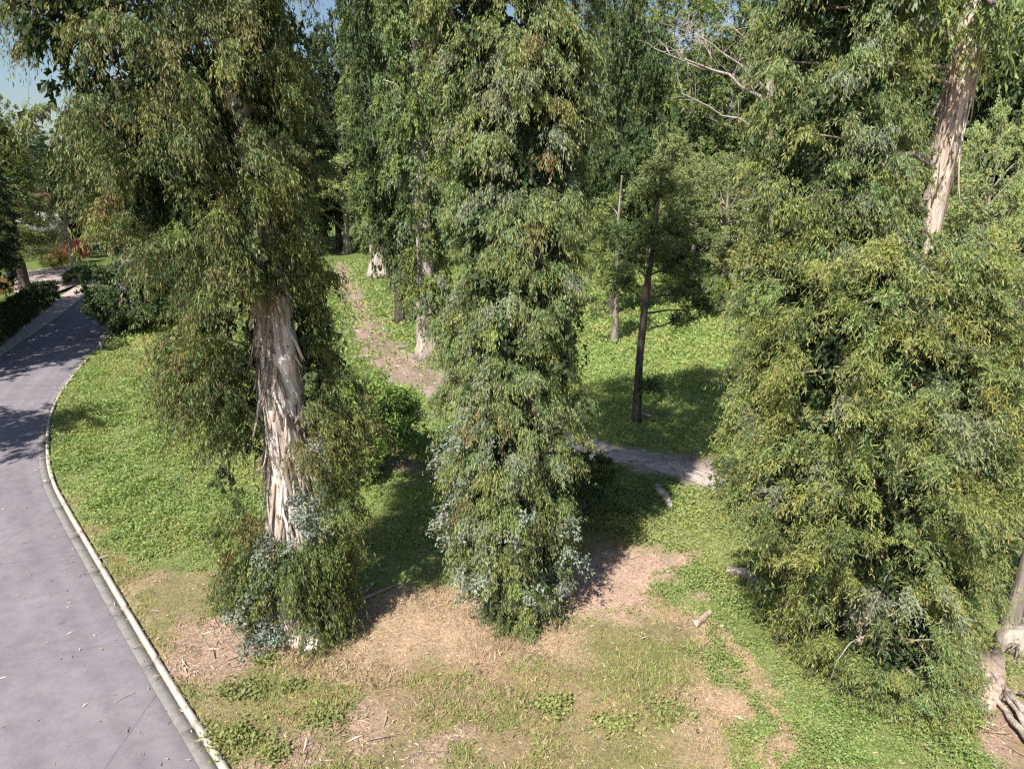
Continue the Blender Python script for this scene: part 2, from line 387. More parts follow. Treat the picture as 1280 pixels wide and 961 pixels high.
nx, ny = len(ax), len(ay)
i = np.arange(ny - 1)[:, None] * nx; j = np.arange(nx - 1)[None]
q = np.stack([i + j, i + j + 1, i + nx + j + 1, i + nx + j], -1).reshape(-1, 4)
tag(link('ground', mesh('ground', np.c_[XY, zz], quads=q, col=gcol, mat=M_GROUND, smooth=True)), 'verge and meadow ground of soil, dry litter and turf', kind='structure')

def strip(name, lines, mat, zs, col=None, parent=None, smooth=True):
    K = len(lines[0]); Ln = len(lines)
    v = np.stack([np.c_[l, np.broadcast_to(z, (K,))] for l, z in zip(lines, zs)], 1).reshape(-1, 3)
    i = np.arange(K - 1)[:, None] * Ln; j = np.arange(Ln - 1)[None]
    q = np.stack([i + j, i + Ln + j, i + Ln + j + 1, i + j + 1], -1).reshape(-1, 4)
    return link(name, mesh(name, v, quads=q, col=None if col is None else col(v), mat=mat, smooth=smooth), parent)
ROADW = 4.75
def road_col(v):
    c = np.tile((.205, .188, .202), (len(v), 1)).astype(float); lane = np.tile(np.arange(33), len(v) // 33); s_ = np.repeat(np.arange(len(v) // 33), 33)
    wear = vnoise(np.c_[s_ * .035, lane * .55], 1, 91) * .10 + vnoise(np.c_[s_ * .11, lane * 1.1], 1, 92) * .05 - .16 * (lane == 0) - .05 * (lane == 1)
    return c * (1 + wear + .06 * fbm(v[:, :2], .6, 4, 3))[:, None]
tag(strip('road', [offs(x) for x in np.linspace(.352, ROADW, 33)], M_ASPHALT, .03 * np.sin(np.linspace(0, math.pi, 33)), road_col), 'faded grey asphalt lane curving past the verge', kind='structure')
# cast kerb and gutter, laid in lengths with open joints
def kerb_run(name, label, d0, sgn, joints):
    root = tag(link(name, None), label, kind='structure')
    rng = np.random.default_rng(4)
    def lathe(part, prof, mat, a, b_):
        s = np.linspace(a, b_, max(3, int((b_ - a) / .35) + 1))
        c = np.c_[np.interp(s, KS, KC[:, 0]), np.interp(s, KS, KC[:, 1])]; nn = nrm(np.c_[np.interp(s, KS, KN[:, 0]), np.interp(s, KS, KN[:, 1])])
        w = rng.normal(0, .006, len(prof))
        v = np.stack([np.c_[c + nn * (d0 + sgn * (d + (w[i] if part == 'kerb_stone' else 0))), np.full(len(s), z)] for i, (d, z) in enumerate(prof)], 1)
        K, L_ = v.shape[:2]; v = v.reshape(-1, 3); i = np.arange(K - 1)[:, None] * L_; j = np.arange(L_)[None]; k = (j + 1) % L_
        q = np.stack([i + j, i + L_ + j, i + L_ + k, i + k], -1).reshape(-1, 4)
        q = np.r_[q] if L_ != 4 else np.r_[q, [[0, 1, 2, 3]], [[(K - 1) * 4 + x for x in (3, 2, 1, 0)]]]
        link(part, mesh(part, v, quads=q, mat=mat), root)
    for a, b_ in zip(joints[:-1], joints[1:]):
        lathe('kerb_stone', [(0, -.08), (0, .145), (.09, .14), (.115, -.08)], M_KERB, a + .02, b_ - .02)
        lathe('gutter_slab', [(.112, -.1), (.112, .004), (.345, .022), (.345, -.1)], M_GUTTER, a + .01, b_ - .01)
kerb_run('kerb', 'pale concrete kerb and gutter along the grassy verge', 0, 1, np.r_[np.arange(1.5, 62, 2.45), 70, 80])
kerb_run('far_kerb', 'shaded concrete kerb and gutter along the brick walk', ROADW + .35, -1, np.r_[np.arange(34, 84, 3.4)])
sw0 = KS.searchsorted(26)
tag(strip('sidewalk', [(offs(x))[sw0:] for x in (ROADW + .36, ROADW + 1.3, ROADW + 2.1)], M_DRIVE, (.13, .135, .14)), 'pinkish paved walk between far kerb and hedge', kind='structure')
dp = GP([(18, 368), (66, 369), (90, 360), (122, 345), (150, 333), (97, 334), (60, 337), (18, 342)])
tag(link('driveway', mesh('driveway', np.c_[dp, np.full(len(dp), .15)], tris=[(0, 1, 7), (1, 2, 6), (1, 6, 7), (2, 3, 5), (2, 5, 6), (3, 4, 5)], mat=M_DRIVE)), 'pale pink driveway beyond the brick walk', kind='structure')
def path_col(v):
    fb = sstep(27, 33, v[:, 1])[:, None]; c = np.array((.40, .34, .31)) * (1 - fb) + np.array((.26, .19, .15)) * fb
    L_ = 7; lane = np.tile(np.arange(L_), len(v) // L_); s = np.repeat(np.arange(len(v) // L_), L_)
    st = vnoise(np.c_[s * .12, lane * 3.1], 1, 17)
    return c * (1 + .35 * np.clip(st, -.6, 1))[:, None] * (1 + .15 * fbm(v[:, :2], 1.2, 8))[:, None]
tag(strip('path', [PATHC + PN * (PW * x)[:, None] for x in np.linspace(-.9, .9, 7)], M_PATH, (.135, .19, .18, .2, .18, .19, .135), path_col), 'worn grey gravel track winding back through the meadow', kind='structure')
PATHB = Bag()
rng = np.random.default_rng(77)
k = rng.integers(0, len(PATHC), 900); p = PATHC[k] + PN[k] * (PW[k] * rng.uniform(-.85, .85, 900))[:, None]; ang = np.arctan2(PT[k, 1], PT[k, 0]) + rng.normal(0, .35, 900)
dd = np.c_[np.cos(ang), np.sin(ang), np.zeros(900)]
v, f = leaf_arrays(np.c_[p, np.full(900, .215)], dd, rng.uniform(.12, .6, 900), rng.uniform(.02, .06, 900), rng, .03)
PATHB.add(v, t=f, c=np.repeat(palette([(.62, .56, .5), (.45, .36, .3), (.25, .2, .17)], [3, 3, 2], 900, rng), 4, 0))
tag(link('bark_litter', PATHB.mesh('bark_litter', M_CHIP)), 'pale bark shreds strewn along the gravel track', kind='stuff')

print('T', round(time.time() - T0, 1))
# ------------------------------------------------------------------ trees
def profile(rows, Y, extra=()):
    """crown outline: rows of (py, left px, right px) seen at distance Y -> z, xl, xr"""
    out = [(P(l, py, Y)[1], P(l, py, Y)[0], P(r, py, Y)[0]) for py, l, r in rows] + list(extra)
    return np.array(sorted(out))
def crown_clumps(rng, prof, y0, ry, n, per, shell=.55, seed=0, inset=.45, cluster=.55, lump=.22, z0=None, z1=None, flat=.75, back=1.):
    zlo, zhi = (prof[0, 0] if z0 is None else z0), (prof[-1, 0] if z1 is None else z1)
    z = rng.uniform(zlo, zhi, n * 3)
    xl = np.interp(z, prof[:, 0], prof[:, 1]); xr = np.interp(z, prof[:, 0], prof[:, 2]); hw = (xr - xl) / 2
    keep = rng.random(len(z)) < (np.maximum(hw, .2) / hw.max()) ** .8; z, xl, xr, hw = [a[keep][:n] for a in (z, xl, xr, hw)]
    th = rng.uniform(0, 2 * math.pi, len(z)); r = rng.uniform(shell ** 2, 1, len(z)) ** .5
    kb = (np.sin(th) < .25) | (rng.random(len(z)) < back); z, xl, xr, hw, th, r = [a[kb] for a in (z, xl, xr, hw, th, r)]
    q = np.c_[np.cos(th) * 1.6, np.sin(th) * 1.6, z * .55]
    r = r * (1 + lump * fbm(q, 1., seed, 2))
    hx = np.maximum(hw - inset, .1); hy = ry if np.isscalar(ry) else np.interp(z, ry[0], ry[1])
    hy = np.minimum(np.maximum(hy - inset, .1), hx * 1.6 + .3)
    c = np.c_[(xl + xr) / 2 + hx * r * np.cos(th), y0 + hy * r * np.sin(th), z]
    c = np.repeat(c, per, 0) + rng.normal(size=(len(z) * per, 3)) * [cluster, cluster, cluster * flat]
    o = nrm(np.c_[np.cos(th), np.sin(th), np.full(len(z), .1)])
    return c, np.repeat(o, per, 0)
def trunk_mesh(name, path, rad, mat, seed, n=30, K=90, rough=.16, flare=.5):
    path = np.asarray(path, float); t = np.linspace(0, len(path) - 1, K); ti = np.arange(len(path))
    p = np.stack([np.interp(t, ti, path[:, a]) for a in range(3)], 1); r = np.interp(t, ti, rad)
    for _ in range(2): p[1:-1] = (p[:-2] + 2 * p[1:-1] + p[2:]) / 4
    h = p[:, 2] - p[0, 2]; r = r * (1 + flare * np.exp(-h / .55)); fl = r * (.05 + .14 * np.exp(-h / 1.2))
    b = Bag(); v, tt, q = tube(p, r, n, rough, seed, fl); b.add(v, tt, q)
    return b.mesh(name, mat, True)
def branch_path(rng, a, b_, sag=.15, K=7):
    a, b_ = np.asarray(a, float), np.asarray(b_, float); t = np.linspace(0, 1, K)[:, None]; L_ = np.linalg.norm(b_ - a)
    mid = (a + b_) / 2 + [0, 0, sag * L_] + rng.normal(size=3) * .06 * L_
    return (1 - t) ** 2 * a + 2 * t * (1 - t) * mid + t * t * b_ + rng.normal(size=(K, 3)) * .015 * L_ * np.sin(t * math.pi)
def limbs(bag, rng, path, targets, r0=.09, r1=.015, drop=(1., 3.), sag=.12, n=6):
    path = np.asarray(path, float)
    for c in targets:
        z = np.clip(c[2] - rng.uniform(*drop), path[0, 2] + .5, path[-1, 2])
        a = [np.interp(z, path[:, 2], path[:, 0]), np.interp(z, path[:, 2], path[:, 1]), z]
        pp = branch_path(rng, a, c, sag); v, t, q = tube(pp, np.linspace(r0, r1, len(pp)), n, .12, 3); bag.add(v, t, q)
# a peeled ribbon of bark: curved strip with thickness, hinged at its top
def ribbon_mesh(name, mat, L_, w, curl, seed):
    rng = np.random.default_rng(seed); K = 6; t = np.linspace(0, 1, K)
    x = .02 + curl * t ** 2; wd = w * (1 - .55 * t ** 2) * (1 + rng.normal(0, .12, K)); sw = np.cumsum(rng.normal(0, .02, K)) * L_
    v = []
    for i in range(K):
        for s, th in ((-1, 0), (1, 0), (1, .012), (-1, .012)): v.append((x[i] + th - .3 * abs(s) * wd[i] * .1, sw[i] + s * wd[i] / 2, -t[i] * L_))
    q = [(0, 1, 2, 3), tuple((K - 1) * 4 + a for a in (3, 2, 1, 0))]
    for i in range(K - 1):
        for a in range(4): q.append((i * 4 + a, i * 4 + 4 + a, i * 4 + 4 + (a + 1) % 4, i * 4 + (a + 1) % 4))
    return mesh(name, v, quads=q, mat=mat)
def ribbons(root, rng, path, rad, zr, num, mats, thr, size=(.35, 1.1), curl=(.03, .24), wide=(.06, .2)):
    path = np.asarray(path, float); protos = [ribbon_mesh('bark_strip', mats[i % len(mats)], rng.uniform(*size), rng.uniform(*wide), rng.uniform(*curl), 60 + i) for i in range(10)]
    for i in range(num):
        z = rng.uniform(*zr); th = rng.uniform(*thr); r = np.interp(z, path[:, 2], rad) * .98
        o = link('bark_strip', protos[rng.integers(10)], root, (np.interp(z, path[:, 2], path[:, 0]) + math.cos(th) * r, np.interp(z, path[:, 2], path[:, 1]) + math.sin(th) * r, z), (rng.normal(0, .12), rng.normal(0, .1), th), (1, rng.uniform(.7, 1.3), rng.uniform(.6, 1.3)))

SAGE, OLIVE, BLUE, RUST, YEL, DEEP = (.165, .232, .088), (.215, .255, .066), (.215, .245, .185), (.24, .145, .07), (.28, .29, .075), (.050, .080, .030)  # DEEP: leaf green darkened to put shadow into the colour

# ---- the leafy column in the middle
rng = np.random.default_rng(1); X, Y = .3, 14.3
root = thing('eucalyptus_tree', (0, 0, 0), 'columnar eucalyptus in leaf from the ground up, centre of the picture', 'tree', 'tall eucalyptus trees')
pr = profile([(768, 610, 685), (740, 585, 705), (690, 552, 725), (640, 538, 730), (560, 536, 748), (480, 540, 746), (400, 544, 746), (300, 545, 745), (200, 538, 755), (100, 522, 765), (0, 512, 768), (-120, 505, 775)], Y,
             [(17, -2.2, 2.4), (22, -2.0, 2.2), (26, -1.4, 1.7), (29, -.4, .7)])
path = np.array([(X, Y, .05), (X, Y, 3), (X + .1, Y, 8), (X, Y + .1, 14), (X, Y, 20), (X, Y, 28)]); rad = np.array([.40, .30, .22, .18, .16, .06])
link('trunk', trunk_mesh('trunk', path, rad, M_BARK, 2), root)
lb, tw, br = Bag(), Bag(), Bag()
pal = [SAGE, OLIVE, BLUE, RUST, DEEP]
c, o = crown_clumps(rng, pr, Y, 1.75, 680, 1, .72, 21, .52, .05, .24, z1=15, back=.4)
sprays(lb, tw, rng, c, o, rng.uniform(.32, .6, len(c)), 22, 24, .095, .0185, pal, [5, 3, 2.0, .5, 1.2], droop=.75, hang=.95, loose=.4, up=.55, spread=.6, twig=.004, tips=(.25, .24, .09))
limbs(br, rng, path, c[::8], .04, .01, (.5, 1.6), .1)
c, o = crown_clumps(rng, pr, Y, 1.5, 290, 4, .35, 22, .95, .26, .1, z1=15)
sprays(lb, None, rng, c, o, .4, 5, 9, .16, .075, [DEEP, (.09, .10, .05)], [4, 1], droop=.7)  # inner filler: crown's interior shade put into dark leaf colour
c, o = crown_clumps(rng, pr, Y, 1.7, 200, 4, .4, 23, .3, .4, .2, z0=15)
sprays(lb, None, rng, c, o, .75, 6, 12, .2, .05, pal, [5, 3, 2, 1, 1], droop=.7)
c, o = crown_clumps(rng, pr, Y, 1.6, 36, 4, .75, 24, .35, .25, .2, z0=.3, z1=5.)          # juvenile blue shoots low down
sprays(lb, tw, rng, c[::2], o[::2], .4, 7, 12, .085, .04, [BLUE, (.215, .24, .20)], [1, 1], droop=.5, hang=.6, loose=.6, twig=.004)
link('twigs', tw.mesh('twigs', M_TWIG), link('crown', lb.mesh('crown', M_LEAF), root)); link('branches', br.mesh('branches', M_BARKG, True), root)

# ---- the big shedding tree by the road
rng = np.random.default_rng(2); X, Y = -4.75, 13.45
root = thing('eucalyptus_tree', (0, 0, 0), 'shaggy eucalyptus with peeling cream trunk nearest the road', 'tree', 'tall eucalyptus trees')
path = np.array([(-4.75, Y, .05), (-4.82, Y, 2.2), (P(358, 520, Y)[0], Y, P(358, 520, Y)[1]), (P(342, 400, Y)[0], Y, P(342, 400, Y)[1]), (P(330, 290, Y)[0], Y, P(330, 290, Y)[1]), (-5.0, Y + .1, 12), (-4.9, Y, 17), (-4.8, Y, 25)])
rad = np.array([.5, .46, .44, .36, .30, .26, .2, .04])
link('trunk', trunk_mesh('trunk', path, rad, M_BARK, 5, 36, 120, .22, .45), root)
ribbons(root, rng, path, rad, (1.2, 9.2), 250, [M_BARK, M_LOG, M_BARKG], (math.pi * .95, math.pi * 2.05), (.4, 1.5), (.02, .2), (.03, .11))
lb, tw, br = Bag(), Bag(), Bag()
pr = profile([(560, 275, 420), (520, 265, 440), (460, 245, 440), (400, 238, 432), (330, 195, 425), (260, 135, 418), (200, 75, 412), (150, 25, 410), (100, 5, 408), (40, -15, 405), (0, -35, 405), (-120, -45, 405)], Y,
             [(17, -8.6, -2.0), (22, -7.4, -2.6), (27, -5.4, -4.2)])
pal = [OLIVE, (.215, .185, .08), RUST, SAGE, DEEP]; wt = [4, .8, .35, 5, 3]
def clear_trunk(c, o, x0, x1, za, zb):
    k = ~((c[:, 1] < Y + .35) & (c[:, 0] > x0) & (c[:, 0] < x1) & (c[:, 2] > za) & (c[:, 2] < zb)); return c[k], o[k]
TZ = P(340, 350, Y)[1]
c, o = crown_clumps(rng, pr, Y, 2.3, 1150, 1, .55, 41, .42, .05, .36, z1=15.2, back=.42)
c, o = clear_trunk(c, o, -5.55, -4.05, -1, TZ)
k = fbm(c, .6, 88, 2) > -.36; c, o = c[k], o[k]
sprays(lb, tw, rng, c, o, rng.uniform(.34, .62, len(c)), 19, 22, .098, .0185, pal, wt, droop=.9, hang=.95, loose=.45, up=.4, spread=.7, twig=.0035, tips=(.24, .21, .08))
limbs(br, rng, path, c[::13], .035, .01, (.3, 3.2), .16)
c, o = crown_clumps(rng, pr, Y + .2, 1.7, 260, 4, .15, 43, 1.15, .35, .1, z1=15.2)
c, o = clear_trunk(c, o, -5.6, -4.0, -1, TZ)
sprays(lb, None, rng, c, o, .4, 5, 9, .16, .075, [DEEP, (.09, .10, .05)], [4, 1], droop=.7)  # dark filler leaves carry the shade of the gaps in their colour
c, o = crown_clumps(rng, pr, Y, 2.2, 190, 4, .3, 42, .3, .45, .3, z0=15.2)
sprays(lb, None, rng, c, o, .8, 6, 14, .18, .045, pal, wt, droop=.8)
# hanging curtain left of the trunk and down its right side
def curtain(n, pts, y, sy, size, pw, **kw):
    pts = np.array([(*P(a, b_, y)[:1], y, P(a, b_, y)[1]) for a, b_ in pts]); k = rng.integers(0, len(pts), n); t = rng.random(n)[:, None]
    c = pts[k] * (1 - t) + pts[np.minimum(k + 1, len(pts) - 1)] * t + rng.normal(size=(n, 3)) * [.22, sy, .25]
    o = nrm(c - [-4.9, Y, 0]) * [1, 1, 0] + [0, 0, .05]
    sprays(lb, tw, rng, c, nrm(o), size, 8, 20, .105, .023, pal, pw, droop=1., hang=1., loose=.42, up=.2, twig=.0035, **kw)
curtain(170, [(230, 430), (245, 470), (255, 470), (275, 500), (290, 540), (300, 500), (285, 450), (250, 430)], 13.3, .5, .6, [4, 1.4, .7, 4, 2.5])
curtain(120, [(400, 560), (415, 600), (420, 640), (400, 690), (418, 700), (405, 740)], 13.5, .35, .5, [4, 1.2, .5, 4, 2.5])
curtain(60, [(425, 470), (420, 520), (410, 540)], 13.6, .5, .6, [3, 3, 1, 3, 2])
curtain(70, [(345, 700), (352, 720), (365, 735), (380, 720), (392, 690), (372, 700)], 12.75, .15, .36, [4, 1.2, .6, 4, 2.5])
curtain(50, [(312, 660), (318, 690), (316, 720)], 13.0, .2, .4, [4, 1.2, .6, 4, 2.5])
curtain(60, [(318, 735), (322, 760), (335, 745), (398, 745), (408, 765)], 13.1, .25, .35, [4, 1.2, .6, 4, 2.5])
curtain(40, [(300, 640), (310, 680), (300, 715)], 13.5, .3, .45, [4, 1.2, .5, 4, 2.5])
link('twigs', tw.mesh('twigs', M_TWIG), link('crown', lb.mesh('crown', M_LEAF), root)); link('branches', br.mesh('branches', M_BARKG, True), root)
sb = Bag()
for pts, num in (([(338, 680), (342, 705), (335, 722)], 26), ([(332, 775), (342, 788), (325, 795)], 20), ([(378, 655), (390, 648), (385, 625)], 18), ([(395, 540), (400, 555)], 7), ([(300, 765), (318, 750)], 10)):
    y = 12.85; q = np.array([(*P(a, b_, y)[:1], y, max(.12, P(a, b_, y)[1])) for a, b_ in pts]); c = q[rng.integers(0, len(q), num)] + rng.normal(size=(num, 3)) * [.13, .16, .12]; c[:, 2] = np.maximum(c[:, 2], .15)
    sprays(sb, sb, rng, c, nrm(np.tile([0., -1, .2], (num, 1)) + rng.normal(size=(num, 3)) * .4), .3, 7, 11, .075, .04, [BLUE, (.23, .255, .225), (.13, .16, .12)], [2, 2, 1], droop=.5, hang=.4, loose=.8, twig=.004)
link('juvenile_shoots', sb.mesh('juvenile_shoots', M_LEAF), root)['label'] = 'blue-grey round leaved shoots at the trunk foot'

# ---- the weeping tree on the right
rng = np.random.default_rng(3); X, Y = 7.75, 13.1
root = thing('eucalyptus_tree', (0, 0, 0), 'broad weeping eucalyptus with yellow-green skirt and bare pink trunk above', 'tree', 'tall eucalyptus trees')
path = np.array([(X - .1, Y, .05), (X, Y, 4), (P(1160, 300, Y)[0], Y, P(1160, 300, Y)[1]), (P(1187, 160, Y)[0], Y, P(1187, 160, Y)[1]), (P(1216, 30, Y)[0], Y, P(1216, 30, Y)[1]), (8.5, Y, 16), (8.3, Y, 26)])
rad = np.array([.46, .34, .19, .22, .26, .24, .05])
link('trunk', trunk_mesh('trunk', path, rad, M_BARKR, 8, 32, 120, .2, .4), root)
ribbons(root, rng, path, rad, (8, 14.5), 40, [M_BARKR, M_LOG, M_BARKR], (math.pi * .95, math.pi * 1.7), (.5, 1.5), (.01, .06), (.025, .07))
lb, tw, br = Bag(), Bag(), Bag()
pal = [SAGE, OLIVE, YEL, BLUE, DEEP]; wt = [4.6, 3.2, 1.5, 1.2, 1.3]
pr = profile([(880, 1050, 1180), (840, 1000, 1200), (800, 955, 1215), (700, 925, 1238), (600, 908, 1255), (500, 905, 1285), (420, 900, 1310), (350, 905, 1310), (310, 925, 1290), (285, 960, 1240)], Y - .6)
c, o = crown_clumps(rng, pr, Y - .3, 2.9, 960, 1, .70, 61, .45, .05, .24, back=.38)
k = ~((c[:, 0] > 6.2) & (c[:, 0] < 7.3) & (c[:, 2] > 1.3) & (c[:, 2] < 2.5) & (c[:, 1] < Y - 1)); c, o = c[k], o[k]
c[:, 2] = np.maximum(c[:, 2], .35)
sprays(lb, tw, rng, c, o, rng.uniform(.34, .66, len(c)), 19, 23, .098, .018, pal, wt, droop=.65, hang=.6, loose=.55, up=.6, spread=.65, twig=.0035, tips=(.29, .27, .09), twigcol=(.25, .17, .07))
limbs(br, rng, path[:3], c[::14], .045, .012, (.2, 2.), .12)
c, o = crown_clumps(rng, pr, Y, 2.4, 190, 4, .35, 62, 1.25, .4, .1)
sprays(lb, None, rng, c, o, .45, 5, 10, .16, .075, [DEEP, (.09, .10, .05)], [4, 1], droop=.8)  # filler inside the skirt, coloured dark for the shade between sprays
# left limb mass above the skirt
pr = profile([(330, 930, 1110), (280, 925, 1150), (200, 922, 1168), (100, 922, 1180), (0, 920, 1195), (-100, 920, 1210)], Y - .2, [(17, 5.6, 9.3)])
c, o = crown_clumps(rng, pr, Y - .2, 1.6, 420, 1, .6, 63, .42, .05, .26, back=.42)
sprays(lb, tw, rng, c, o, rng.uniform(.32, .58, len(c)), 19, 22, .096, .018, pal, [5, 3, .8, 2, 1.6], droop=.75, hang=.85, loose=.45, up=.5, spread=.65, twig=.0035, tips=(.25, .24, .09))
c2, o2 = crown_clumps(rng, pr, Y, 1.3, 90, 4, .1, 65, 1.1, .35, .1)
sprays(lb, None, rng, c2, o2, .4, 5, 9, .16, .075, [DEEP, (.09, .10, .05)], [4, 1], droop=.7)  # filler inside the limb mass, its shade painted as dark leaves
limbs(br, rng, np.r_[path[2:]], c[::16], .04, .012, (-.5, 1.5), .1)
pr = profile([(45, 1140, 1235), (0, 1100, 1290), (-120, 1050, 1350)], Y, [(18, 4.6, 12), (23, 5.4, 11), (28, 7.5, 9)])
c, o = crown_clumps(rng, pr, Y, 2.6, 230, 4, .3, 64, .3, .4, .3)
sprays(lb, None, rng, c, o, .65, 7, 13, .15, .036, pal, wt, droop=.8)
limbs(br, rng, path[4:], c[::22], .1, .02, (.5, 2.5), .1)
link('twigs', tw.mesh('twigs', M_TWIG), link('crown', lb.mesh('crown', M_LEAF), root))
dt = Bag()
for i in range(9):                                                       # bare dead twigs in the gap low on the skirt
    a = np.array([6.9 + rng.normal(0, .3), Y - 1.8 + rng.normal(0, .2), 1.7 + rng.normal(0, .3)]); e = a + [rng.normal(0, .5), -.6 + rng.normal(0, .3), rng.normal(.1, .5)]
    v, t, q = tube(branch_path(rng, a, e, .25), np.linspace(.015, .004, 7), 5); dt.add(v, t, q)
link('branches', br.mesh('branches', M_BARKG, True), root); link('dead_twigs', dt.mesh('dead_twigs', M_DEAD, True), root)

print('T', round(time.time() - T0, 1))
# ---- trees beyond: one prototype of each kind, then copies
def proto(kind, seed):
    rng = np.random.default_rng(seed); lb, br = Bag(), Bag(); parts = []
    if kind == 'column':                                                # narrow leafy eucalyptus, 24 m
        path = np.array([(0, 0, 0), (.05, 0, 5), (0, .1, 12), (0, 0, 18), (0, 0, 24)]); rad = np.array([.6, .45, .26, .15, .05])
        pr = np.array([(2.2, -1., .9), (4, -1.6, 1.5), (7, -2., 1.9), (12, -2.2, 2.1), (18, -2.2, 2.2), (22, -1.5, 1.5), (24.5, -.3, .3)])
        c, o = crown_clumps(rng, pr, 0, 2.0, 500, 1, .3, seed, .4, .1, .35)
        sprays(lb, None, rng, c, o, .62, 13, 13, .2, .065, [SAGE, OLIVE, DEEP, BLUE], [4, 4, 2, 1], droop=.8, hang=1., loose=.4, up=.3)
        limbs(br, rng, path, c[::14], .06, .015, (.5, 2)); bark = M_DEAD
    elif kind == 'open':                                                # tall far eucalyptus with clumped open crown
        path = np.array([(0, 0, 0), (.3, 0, 8), (-.2, .1, 16), (.2, 0, 22), (.1, 0, 27)]); rad = np.array([.5, .4, .28, .16, .04])
        c0 = np.c_[rng.normal(0, 2.2, 46), rng.normal(0, 2.2, 46), rng.uniform(8, 27.5, 46)]; c0[:, :2] *= np.interp(c0[:, 2], [9, 16, 24, 28], [.6, 1.1, 1, .4])[:, None]
        limbs(br, rng, path, c0, .09, .03, (1.5, 4), .05)
        c = np.repeat(c0, 12, 0) + rng.normal(size=(46 * 12, 3)) * [.7, .7, .5]; o = nrm(c - np.repeat(c0, 12, 0) + [0, 0, .2])
        sprays(lb, None, rng, c, o, .6, 7, 12, .26, .095, [SAGE, OLIVE, DEEP], [4, 4, 2], droop=.6, hang=.8, loose=.5); bark = M_BARKG
    elif kind == 'bushy':                                               # pale rounded wattle, 10 m
        path = np.array([(0, 0, 0), (.15, 0, 2.5), (0, .1, 5), (0, 0, 9)]); rad = np.array([.2, .16, .12, .03])
        c0 = rng.normal(size=(60, 3)); c0 = nrm(c0) * rng.uniform(.45, 1, (60, 1)) ** .5 * [3.1, 3.1, 3.4] + [0, 0, 6.3]
        limbs(br, rng, path, c0[::2], .06, .015, (1, 3), .05)
        c = np.repeat(c0, 11, 0) + rng.normal(size=(660, 3)) * [.42, .42, .3]; o = nrm(c - np.repeat(c0, 11, 0) + [0, 0, .4])
        sprays(lb, None, rng, c, o, .36, 8, 11, .13, .055, [(.28, .33, .135), (.23, .285, .12), (.32, .34, .13)], [3, 3, 2], droop=.3, hang=.2, loose=.8, up=.5); bark = M_BARKG
    elif kind == 'dense':                                               # heavy evergreen, 20 m; woodland shade put into its dark leaf colour
        path = np.array([(0, 0, 0), (.2, 0, 5), (0, .1, 11), (0, 0, 19)]); rad = np.array([.45, .36, .25, .04])
        c0 = rng.normal(size=(70, 3)); c0 = nrm(c0) * rng.uniform(.4, 1, (70, 1)) ** .5 * [4.0, 4.0, 8.6] + [0, 0, 10.6]
        limbs(br, rng, path, c0[::3], .08, .02, (1, 3), .05)
        c = np.repeat(c0, 10, 0) + rng.normal(size=(700, 3)) * [.85, .85, .6]; o = nrm(c - np.repeat(c0, 10, 0) + [0, 0, .3])
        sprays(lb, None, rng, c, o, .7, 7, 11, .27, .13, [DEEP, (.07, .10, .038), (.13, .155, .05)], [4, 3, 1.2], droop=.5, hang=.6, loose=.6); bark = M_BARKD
    elif kind == 'cedar':                                               # layered conifer, 14 m
        path = np.array([(0, 0, 0), (0, 0, 5), (.1, 0, 10), (0, 0, 14.5)]); rad = np.array([.42, .34, .2, .04]); cs, os_ = [], []
        for z in np.arange(3.6, 14.5, .8):
            R_ = np.interp(z, [2, 4, 9, 14.5], [3.6, 4.2, 3., .4])
            for th in np.arange(0, 2 * math.pi, .85) + rng.uniform(0, 1):
                th += rng.normal(0, .15); r = R_ * rng.uniform(.75, 1.1); tip = np.array([math.cos(th) * r, math.sin(th) * r, z - .04 * r * r + rng.normal(0, .15)])
                v, t, q = tube(branch_path(rng, (0, 0, z), tip, .06), np.linspace(.06, .012, 7), 5); br.add(v, t, q)
                for f_ in np.linspace(.35, 1, 5):
                    for _ in range(2): cs.append(tip * [f_, f_, 1] + [0, 0, (1 - f_) * .25] + rng.normal(size=3) * [.3, .3, .08]); os_.append((math.cos(th), math.sin(th), .05))
        sprays(lb, None, rng, np.array(cs), np.array(os_), .55, 6, 8, .2, .05, [(.12, .14, .035), (.085, .11, .03), (.17, .17, .04)], [3, 3, 1.5], droop=.15, hang=.05, loose=.7, up=.1, spread=.6); bark = M_BARKD
    elif kind == 'shrub':                                               # rounded leafy shrub, about 2 m
        path = np.array([(0, 0, 0), (.05, 0, .6), (0, 0, 1.3)]); rad = np.array([.06, .05, .02])
        c0 = rng.normal(size=(26, 3)); c0 = nrm(c0) * rng.uniform(.4, 1, (26, 1)) ** .5 * [.85, .85, .75] + [0, 0, 1.05]; c0[:, 2] = np.maximum(c0[:, 2], .2)
        limbs(br, rng, path, c0[::2], .02, .006, (.3, .9), .05)
        c = np.repeat(c0, 7, 0) + rng.normal(size=(182, 3)) * .17; o = nrm(c - np.repeat(c0, 7, 0) + [0, 0, .4])
        sprays(lb, None, rng, c, o, .25, 6, 8, .075, .045, [(.11, .19, .035), (.15, .22, .05), (.08, .14, .03)], [3, 2, 2], droop=.3, hang=.0, loose=1., up=.5); bark = M_BARKG
    elif kind == 'bush':                                                # big dense roadside bush, about 4 m
        path = np.array([(0, 0, 0), (.1, 0, .8), (0, 0, 2.4)]); rad = np.array([.12, .1, .03])
        c0 = rng.normal(size=(70, 3)); c0 = nrm(c0) * rng.uniform(.5, 1, (70, 1)) ** .5 * [2.3, 2.3, 1.7] + [0, 0, 1.9]; c0[:, 2] = np.maximum(c0[:, 2], .25)
        limbs(br, rng, path, c0[::3], .04, .01, (.3, 1.5), .05)
        c = np.repeat(c0, 11, 0) + rng.normal(size=(770, 3)) * [.3, .3, .24]; o = nrm(c - np.repeat(c0, 11, 0) + [0, 0, .4])
